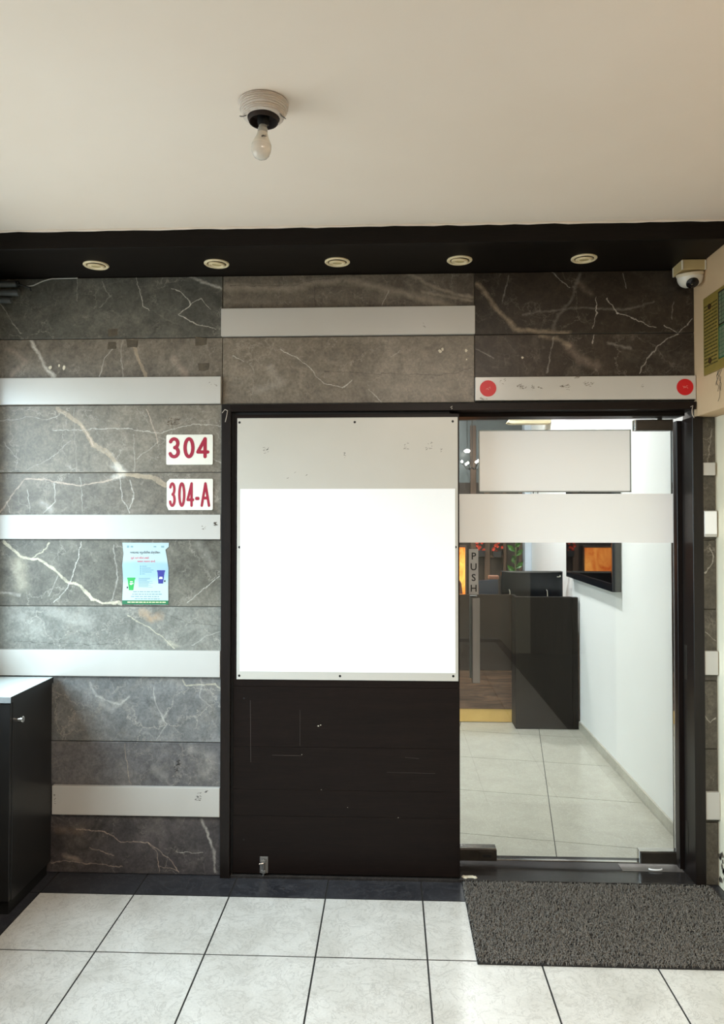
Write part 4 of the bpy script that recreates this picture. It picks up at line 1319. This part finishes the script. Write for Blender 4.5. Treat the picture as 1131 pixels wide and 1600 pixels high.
# ---- white sheets on the glass door
vb = MB().box(0.3045, 1.2618, 0.1225, 0.1238, 1.457, 1.677).build('blanked_band', M['blank_white'])  # white band built over a blanked-out stretch of the door
tag(vb, 'wide blank white band over a blanked-out part of the glass door', 'band')
sh = thing('framed_sheet', (0.736, 0.1238, 1.684), 'blank white sheet in a thin grey frame on the upper glass door', 'sheet')
MB().box(0.401, 1.072, 0.1218, 0.1236, 1.690, 1.962).build('sheet', M['blank_white'], sh)
M['grey_frame'] = plain('grey_frame', (150, 154, 150), None, 10, 0.4)
for (a, b, c, d) in ((1.072, 1.078, 1.684, 1.966), (0.396, 0.401, 1.684, 1.966), (0.396, 1.078, 1.962, 1.966), (0.396, 1.078, 1.684, 1.690)):
    MB().box(a, b, 0.1205, 0.1238, c, d).build('frame_edge', M['grey_frame'], sh)
for x in (0.64, 0.66, 0.85, 0.865):
    MB().box(x, x + 0.003, 0.1205, 0.1238, 1.678, 1.690).build('clip', M['ink'], sh)

# ---- added panel for the warm fill light, unseen on the lobby ceiling
lp = thing('fill_panel', (0.35, -2.60, 2.718), 'added white fill light panel on the lobby ceiling, out of view', 'lamp')
MB().box(-0.11, 0.81, -2.86, -2.34, 2.692, 2.7178).build('housing', M['camwhite'], lp, bevel=0.003)
MB().box(-0.09, 0.79, -2.84, -2.36, 2.6885, 2.6918).build('diffuser', emit('fill_diffuser', (255, 236, 208), 4.0), lp)

# ================================================================== INSIDE THE OFFICE
of = tag(MB().box(-2.6, 1.41, 0.19, 4.45, -0.03, -0.004).build('floor_inside', M['grout_dark']), 'grey vitrified tile floor of the office', kind='structure')
TH = R(-9.2)
ct, st_ = math.cos(TH), math.sin(TH)
O = (1.091, 2.256)                      # a point on the long joint
T6 = 0.58


def clip_poly(poly, x0, x1, y0, y1):
    def cut(pl_, f, inter):
        out = []
        for i, p in enumerate(pl_):
            q_ = pl_[(i + 1) % len(pl_)]
            if f(p):
                out.append(p)
                if not f(q_):
                    out.append(inter(p, q_))
            elif f(q_):
                out.append(inter(p, q_))
        return out

    def ix(v):
        return lambda p, q_: (v, p[1] + (q_[1] - p[1]) * (v - p[0]) / (q_[0] - p[0]))

    def iy(v):
        return lambda p, q_: (p[0] + (q_[0] - p[0]) * (v - p[1]) / (q_[1] - p[1]), v)
    for f, it in ((lambda p: p[0] >= x0, ix(x0)), (lambda p: p[0] <= x1, ix(x1)), (lambda p: p[1] >= y0, iy(y0)), (lambda p: p[1] <= y1, iy(y1))):
        poly = cut(poly, f, it) if poly else poly
    return poly


for i in range(-7, 2):
    for j in range(-5, 5):
        u0, u1 = i * T6 + 0.002, (i + 1) * T6 - 0.002
        v0, v1 = j * T6 - 0.14 + 0.002, (j + 1) * T6 - 0.14 - 0.002
        quad_ = [(O[0] + u * ct - v * st_, O[1] + u * st_ + v * ct) for u, v in ((u0, v0), (u1, v0), (u1, v1), (u0, v1))]
        pg = clip_poly(quad_, -2.5, 1.394, 0.222, 4.2)
        if pg and len(pg) > 2:
            MB().prism(pg, 'z', -0.010, 0.0).build('floor_tile', M['office_tile'], of)

tag(MB().box(1.397, 1.60, 0.191, 4.45, 0, 2.92).build('wall_inside_right', M['white_wall']), 'white office wall on the right', kind='structure')
tag(MB().box(-2.65, -2.5, 0.191, 4.45, 0, 2.92).build('wall_inside_left', M['white_wall']), 'white office wall on the left', kind='structure')
tag(MB().box(-2.65, 1.60, 0.191, 4.45, 2.80, 2.92).build('ceiling_inside', M['office_ceil']), 'office ceiling', kind='structure')
sk = thing('baseboard_right', (1.39, 1.2, 0.0), 'grey tile skirting along the white office wall', kind='structure')
ys = [0.222, 0.80, 1.38, 1.70, 2.0, 2.262]
for a, b in zip(ys[:-1], ys[1:]):
    MB().box(1.384, 1.3965, a + 0.001, b - 0.001, 0.0005, 0.062).build('skirting_tile', M['office_tile'], sk, bevel=0.0008)

# ---- far wall of the office: dark partition with timber posts, grey glass above
fw = thing('wall_inside_back', (0, 4.25, 0), 'dark panelled partition at the back of the office', kind='structure')
M['umber'] = wood('umber_panel', (66, 56, 48), (48, 40, 35), (12, 12, 1.2), 0.4)
M['post'] = wood('brown_post', (104, 82, 66), (82, 64, 52), (14, 14, 1.4), 0.4)
MB().box(-2.5, 1.396, 4.24, 4.40, 0, 1.92).build('lower_panel', M['umber'], fw)
M['greyglass'] = plain('grey_back_panel', (104, 110, 109), (92, 98, 98), 3, 0.25)
MB().box(-2.5, 1.396, 4.24, 4.40, 1.92, 2.80).build('upper_panel', M['greyglass'], fw)
for (x0, x1, z1) in ((0.805, 0.862, 2.50), (0.945, 1.000, 1.90), (1.135, 1.165, 1.90), (1.290, 1.325, 1.90)):
    MB().box(x0, x1, 4.215, 4.2395, 0, z1).build('post', M['post'], fw, bevel=0.002)
MB().box(1.330, 1.3955, 4.10, 4.2395, 0, 2.60).build('white_post', plain('bluish_white_post', (206, 216, 226), None, 5, 0.4), fw, bevel=0.002)
for z in (1.16, 1.30, 1.50, 1.70):
    MB().box(1.0005, 1.134, 4.222, 4.2395, z, z + 0.018).build('rail', M['post'], fw)
MB().box(-2.5, 0.80, 4.20, 4.2395, 2.56, 2.62).build('cove_ledge', plain('warm_cove', (226, 196, 150), None, 5, 0.5), fw)
# backlit onyx panel
k = NT('backlit_onyx')
p = k.scaled(k.pos(), (3.5, 1, 1.6))
f = k.rng(k.noise(p, 3.0, 8, 0.65, 1.5), 0.32, 0.72)
cc_ = k.mix(f, lin((200, 78, 14)), lin((255, 176, 84)))
k.l(cc_, k.b.inputs['Base Color'])
k.l(cc_, k.b.inputs['Emission Color'])
k.b.inputs['Emission Strength'].default_value = 1.1
ox = thing('onyx_panel', (0.42, 4.2, 0.5), 'glowing orange onyx panel at the back of the office', 'panel')
MB().box(0.10, 0.748, 4.205, 4.2385, 0.50, 1.26).build('onyx_sheet', k.set(0.3), ox)
MB().box(0.08, 0.10, 4.20, 4.2385, 0.48, 1.28).build('side_frame', M['post'], ox)
MB().box(0.748, 0.762, 4.20, 4.2385, 0.48, 1.28).build('side_frame', M['post'], ox)
MB().box(0.10, 0.748, 4.20, 4.2385, 1.262, 1.28).build('top_frame', M['post'], ox)

# cream bulkhead
tag(MB().prism([(1.02, 2.40), (1.06, 2.455), (1.12, 2.497), (1.20, 2.52), (1.396, 2.52), (1.396, 2.40), (1.388, 2.39), (1.05, 2.39)], 'y', 3.2, 3.32).build('trim_14', plain('cream_bulkhead', (214, 200, 164), None, 4, 0.6)),
    'cream arched bulkhead in the office', kind='structure')

# ---- reception desk
dk = thing('reception_desk', (0.9, 2.6, 0.0), 'dark wood reception desk with a pale yellow kick board', 'desk')
M['desk'] = wood('dark_desk_laminate', (36, 30, 24), (28, 23, 18), (18, 18, 1.0), 0.5, 0.2, 0.0)
M['desk_top'] = wood('brown_desk_band', (62, 52, 46), (50, 42, 37), (16, 16, 1.2), 0.12)
M['zebrano'] = wood('figured_brown_veneer', (124, 92, 70), (44, 31, 24), (1.2, 3, 13), 0.35, detail=4)
MB().box(0.921, 1.340, 2.262, 2.310, 0.004, 0.977).build('end_panel', M['desk'], dk, bevel=0.0015)
MB().box(1.341, 1.382, 2.264, 2.310, 0.004, 0.975).build('end_panel', M['desk'], dk, bevel=0.0015)
MB().box(0.921, 0.945, 2.311, 2.46, 0.004, 0.977).build('return_panel', M['desk'], dk, bevel=0.001)
MB().box(-0.55, 0.9205, 2.42, 2.46, 0.40, 0.977).build('upper_front', M['desk_top'], dk, bevel=0.0015)
MB().box(-0.55, 0.9205, 2.425, 2.46, 0.104, 0.3995).build('lower_front', M['zebrano'], dk, bevel=0.001)
MB().box(-0.55, 0.9205, 2.43, 2.46, 0.004, 0.1035).build('kick_board', plain('pale_yellow_ply', (222, 182, 104), (208, 166, 88), 6, 0.45), dk, bevel=0.001)
MB().box(-0.55, 1.382, 2.461, 3.0, 0.72, 0.75).build('worktop', M['desk'], dk, bevel=0.001)
MB().box(0.9455, 1.382, 2.311, 2.460, 0.72, 0.75).build('worktop_return', M['desk'], dk, bevel=0.001)
for x in (-0.55, 1.35):
    MB().box(x, x + 0.03, 2.461, 2.98, 0.0, 0.7195).build('side_leg', M['desk'], dk, bevel=0.001)

# ---- things on the desk
mn = thing('monitor', (1.10, 2.56, 0.7505), 'black monitor seen from behind on the reception desk', 'monitor')
M['gloss_black'] = plain('glossy_black_plastic', (16, 20, 26), (12, 15, 20), 6, 0.2)
MB().box(0.862, 1.338, 2.545, 2.575, 0.842, 1.143).build('back_shell', M['gloss_black'], mn, bevel=0.006, seg=2)
MB().box(0.860, 1.340, 2.5755, 2.585, 0.840, 1.146).build('front_bezel', M['black'], mn, bevel=0.002)
MB().prism([(0.862, 1.146), (1.338, 1.146), (1.338, 1.141), (1.20, 1.136), (1.0, 1.136), (0.92, 1.139)], 'y', 2.540, 2.5445).build('top_edge', M['steel'], mn)
MB().box(1.02, 1.18, 2.50, 2.66, 0.7505, 0.762).build('foot', M['black'], mn, bevel=0.003)
MB().box(1.07, 1.13, 2.560, 2.580, 0.760, 0.845).build('neck', M['black'], mn)
mk = MB().box(1.292, 1.312, 2.5440, 2.5448, 1.101, 1.107)
mk.box(1.313, 1.321, 2.5440, 2.5448, 1.103, 1.117)
mk.build('maker_mark', M['flake'], mn)
for x in (0.93, 1.22):
    MB().tube([(x, 2.538, 0.761), (x, 2.538, 0.90), (x - 0.004, 2.54, 0.995), (x - 0.01, 2.5445, 1.004)], 0.0025, 6).build('cable', M['flake'], mn, smooth=True)
tr = thing('desk_tray', (0.77, 2.55, 0.7505), 'dark grey desk tray left of the monitor', 'tray')
MB().prism([(0.700, 0.7505), (0.846, 0.7505), (0.846, 1.076), (0.78, 1.074), (0.69, 1.066)], 'y', 2.60, 2.63).build('back_plate', plain('smoky_tray', (58, 62, 70), None, 10, 0.25), tr, bevel=0.001)
MB().box(0.70, 0.846, 2.50, 2.60, 0.7505, 0.764).build('tray_base', M['black'], tr, bevel=0.001)
wbx = thing('wooden_box', (0.826, 2.73, 0.7505), 'small brown wooden box behind the desk tray', 'box')
MB().box(0.790, 0.862, 2.70, 2.76, 0.7505, 1.070).build('box_body', M['post'], wbx, bevel=0.003)
MB().box(0.786, 0.866, 2.696, 2.764, 1.0705, 1.098).build('lid', plain('box_lid_wood', (150, 104, 82), (128, 86, 66), 12, 0.4), wbx, bevel=0.003)
chv = thing('office_chair', (0.56, 3.2, 0.0), 'brown upholstered chair back showing above the desk', 'chair')
M['chair'] = plain('brown_leather', (122, 78, 56), (96, 60, 44), 10, 0.45)
bp_ = [(-0.20, 0.50), (0.20, 0.50), (0.22, 0.80), (0.20, 0.98), (0.15, 1.05), (0.0, 1.07), (-0.15, 1.05), (-0.20, 0.98), (-0.22, 0.80)]
MB().prism([(0.43 + a, b) for a, b in bp_], 'y', 3.36, 3.43).build('backrest', M['chair'], chv, bevel=0.012, seg=2)
MB().box(0.20, 0.66, 3.38, 3.84, 0.42, 0.50).build('seat', M['chair'], chv, bevel=0.02, seg=2)
MB().tube([(0.43, 3.60, 0.08), (0.43, 3.60, 0.42)], 0.03, 12).build('column', M['steel'], chv, smooth=True)
for a in range(5):
    an = R(72 * a)
    MB().tube([(0.43, 3.60, 0.08), (0.43 + 0.27 * math.cos(an), 3.60 + 0.27 * math.sin(an), 0.03)], [0.022, 0.014], 8).build('base_leg', M['black'], chv, smooth=True)
    MB().lathe([(0.012, 0.0), (0.024, 0.008), (0.024, 0.030), (0.012, 0.038)], (0.43 + 0.27 * math.cos(an), 3.60 + 0.27 * math.sin(an), 0.0), 12).build('castor', M['black'], chv, smooth=True)

# ---- television on the right wall
tv = thing('television', (1.395, 1.88, 1.115), 'black wall-mounted television on the white office wall', 'television')
MB().box(1.352, 1.396, 1.290, 2.455, 1.115, 1.775).build('housing', M['gloss_black'], tv, bevel=0.002)
M['screen'] = plain('dark_glossy_screen', (5, 5, 6), (4, 4, 5), 5, 0.03, spec=1.0)
MB().box(1.3455, 1.3518, 1.312, 2.437, 1.165, 1.757).build('screen', M['screen'], tv)
for (a, b, c, d) in ((1.290, 1.312, 1.115, 1.775), (2.437, 2.455, 1.115, 1.775), (1.312, 2.437, 1.115, 1.165), (1.312, 2.437, 1.757, 1.775)):
    MB().box(1.342, 1.3519, a, b, c, d).build('bezel', M['gloss_black'], tv, bevel=0.001)

# ---- plants and flowers at the back
M['leaf'] = plain('green_leaf', (62, 110, 36), (40, 82, 24), 12, 0.4)
M['petal'] = plain('orange_red_petal', (214, 74, 34), (190, 40, 30), 30, 0.6)
M['pot'] = plain('dark_pot', (44, 42, 42), None, 8, 0.4)


def leaf(mb, base, tip, w):
    b, t = Vector(base), Vector(tip)
    d = (t - b)
    s = d.cross(Vector((0, 1, 0.2))).normalized() * w
    n_ = d.cross(s).normalized() * w * 0.5
    pts = [b, b + d * 0.3 + s * 0.8 + n_, b + d * 0.6 + s, t, b + d * 0.6 - s, b + d * 0.3 - s * 0.8 + n_]
    mid = [b + d * 0.3 - n_ * 0.4, b + d * 0.6 - n_ * 0.4]
    mb.add(pts + mid, [(0, 1, 6), (1, 2, 7, 6), (2, 3, 7), (3, 4, 7), (4, 5, 6, 7), (5, 0, 6)])


pn = thing('potted_plant', (1.225, 4.02, 0.0), 'green broad-leaved potted plant by the bluish white post', 'plant')
MB().lathe([(0.07, 0.0), (0.09, 0.02), (0.105, 0.34), (0.11, 0.36), (0.095, 0.355), (0.0, 0.33)], (1.225, 4.02, 0.0), 20).build('pot', M['pot'], pn, smooth=True)
MB().tube([(1.225, 4.02, 0.33), (1.222, 4.03, 0.9), (1.228, 4.03, 1.45)], [0.012, 0.009, 0.004], 8).build('stem', plain('plant_stem', (84, 90, 50), None, 10, 0.6), pn, smooth=True)
rr = random.Random(2)
for i in range(16):
    z = 0.85 + 0.042 * i
    a = i * 2.4
    mb = MB()
    leaf(mb, (1.224, 4.03, z), (1.224 + 0.085 * math.cos(a), 4.03 + 0.06 * math.sin(a), z + 0.06 + rr.uniform(-.03, .03)), 0.024)
    mb.build('leaf', M['leaf'], pn)
for (x, z, lb) in ((0.902, 1.262, 'orange-red flower bunch in a wall planter, nearer the glowing panel'), (1.065, 1.255, 'orange-red flower bunch in a wall planter, nearer the green plant')):
    t = thing('flower_planter', (x, 4.2, z - 0.10), lb, 'flowers', 'flower planters on the back partition')
    MB().prism([(x - 0.035, z - 0.09), (x + 0.035, z - 0.09), (x + 0.045, z - 0.03), (x - 0.045, z - 0.03)], 'y', 4.150, 4.2395 if x < 1 else 4.221).build('planter', M['pot'], t, bevel=0.002)
    rr = random.Random(int(x * 100))
    for i in range(16):
        fx, fz, fy = x + rr.uniform(-.05, .05), z + rr.uniform(-.04, .10), 4.165 + rr.uniform(-.02, .03)
        mb = MB()
        for a in range(5):
            an = a * 1.2566
            leaf(mb, (fx, fy, fz), (fx + 0.017 * math.cos(an), fy - 0.008, fz + 0.017 * math.sin(an)), 0.007)
        mb.build('flower', M['petal'], t)

# ---- office lamps
M['glow'] = emit('lamp_glow', (255, 250, 238), 9.0)


def lamp_light(name, parent, loc, power, size, col=(0.97, 0.98, 1.0)):
    l = bpy.data.lights.new(name, 'AREA')
    l.shape = 'DISK'
    l.size = size
    l.energy = power
    l.color = col
    o = bpy.data.objects.new(name, l)
    COL.objects.link(o)
    o.location = loc
    return o


for i, (x, y, pw2, lb) in enumerate(((0.55, 1.5, 27.0, 'round office ceiling light nearest the glass door'), (0.55, 3.0, 27.0, 'round office ceiling light in front of the back partition'), (-0.9, 1.8, 27.0, 'round office ceiling light on the left'))):
    t = thing('ceiling_light', (x, y, 2.80), lb, 'lamp', 'office ceiling lights')
    MB().lathe([(0.12, 0.0), (0.12, -0.014), (0.105, -0.018), (0.10, -0.014)], (x, y, 2.80), 32).build('rim', M['camwhite'], t, smooth=True)
    MB().lathe([(0.1, -0.0135), (0.0, -0.0137)], (x, y, 2.80), 32).build('diffuser', M['glow'], t)
    lamp_light('lamp_light', t, (x, y, 2.775), pw2, 0.24)
# chandelier and spots seen through the top left of the glass
for i, (x, y, z, r_, lb) in enumerate(((1.02, 3.30, 2.46, 0.035, 'bright round globe lamp just under the head of the glass door frame'), (0.755, 4.05, 2.225, 0.032, 'glowing globe lamp hanging high at the back of the office'))):
    t = thing('globe_lamp', (x, y, z), lb, 'lamp', 'hanging globe lamps')
    MB().tube([(x, y, z + r_ * 0.8), (x, y, 2.799)], 0.003, 6).build('cord', M['ink'], t)
    MB().lathe([(0.0, -r_ * .55), (r_ * .6, -r_ * .45), (r_, 0.0), (r_ * .6, r_ * .45), (0.0, r_ * .55)], (x, y, z), 20).build('globe', M['glow'], t, smooth=True)
cd = thing('chandelier', (0.80, 4.02, 2.06), 'small dark branched chandelier with tiny glowing bulbs', 'lamp')
MB().tube([(0.80, 4.02, 2.06), (0.80, 4.02, 2.799)], 0.004, 6).build('rod', M['ink'], cd)
for i in range(6):
    an = i * 1.047
    ex, ey, ez = 0.80 + 0.10 * math.cos(an), 4.02 + 0.10 * math.sin(an), 2.085 + 0.02 * (i % 2)
    ar = MB().tube([(0.80, 4.02, 2.06), (0.80 + 0.05 * math.cos(an), 4.02 + 0.05 * math.sin(an), 2.04), (ex, ey, ez)], 0.004, 6).build('arm', M['ink'], cd, smooth=True)
    MB().lathe([(0.0, 0.0), (0.010, 0.006), (0.012, 0.016), (0.0, 0.028)], (ex, ey, ez), 10).build('bulb', M['glow'], ar, smooth=True)
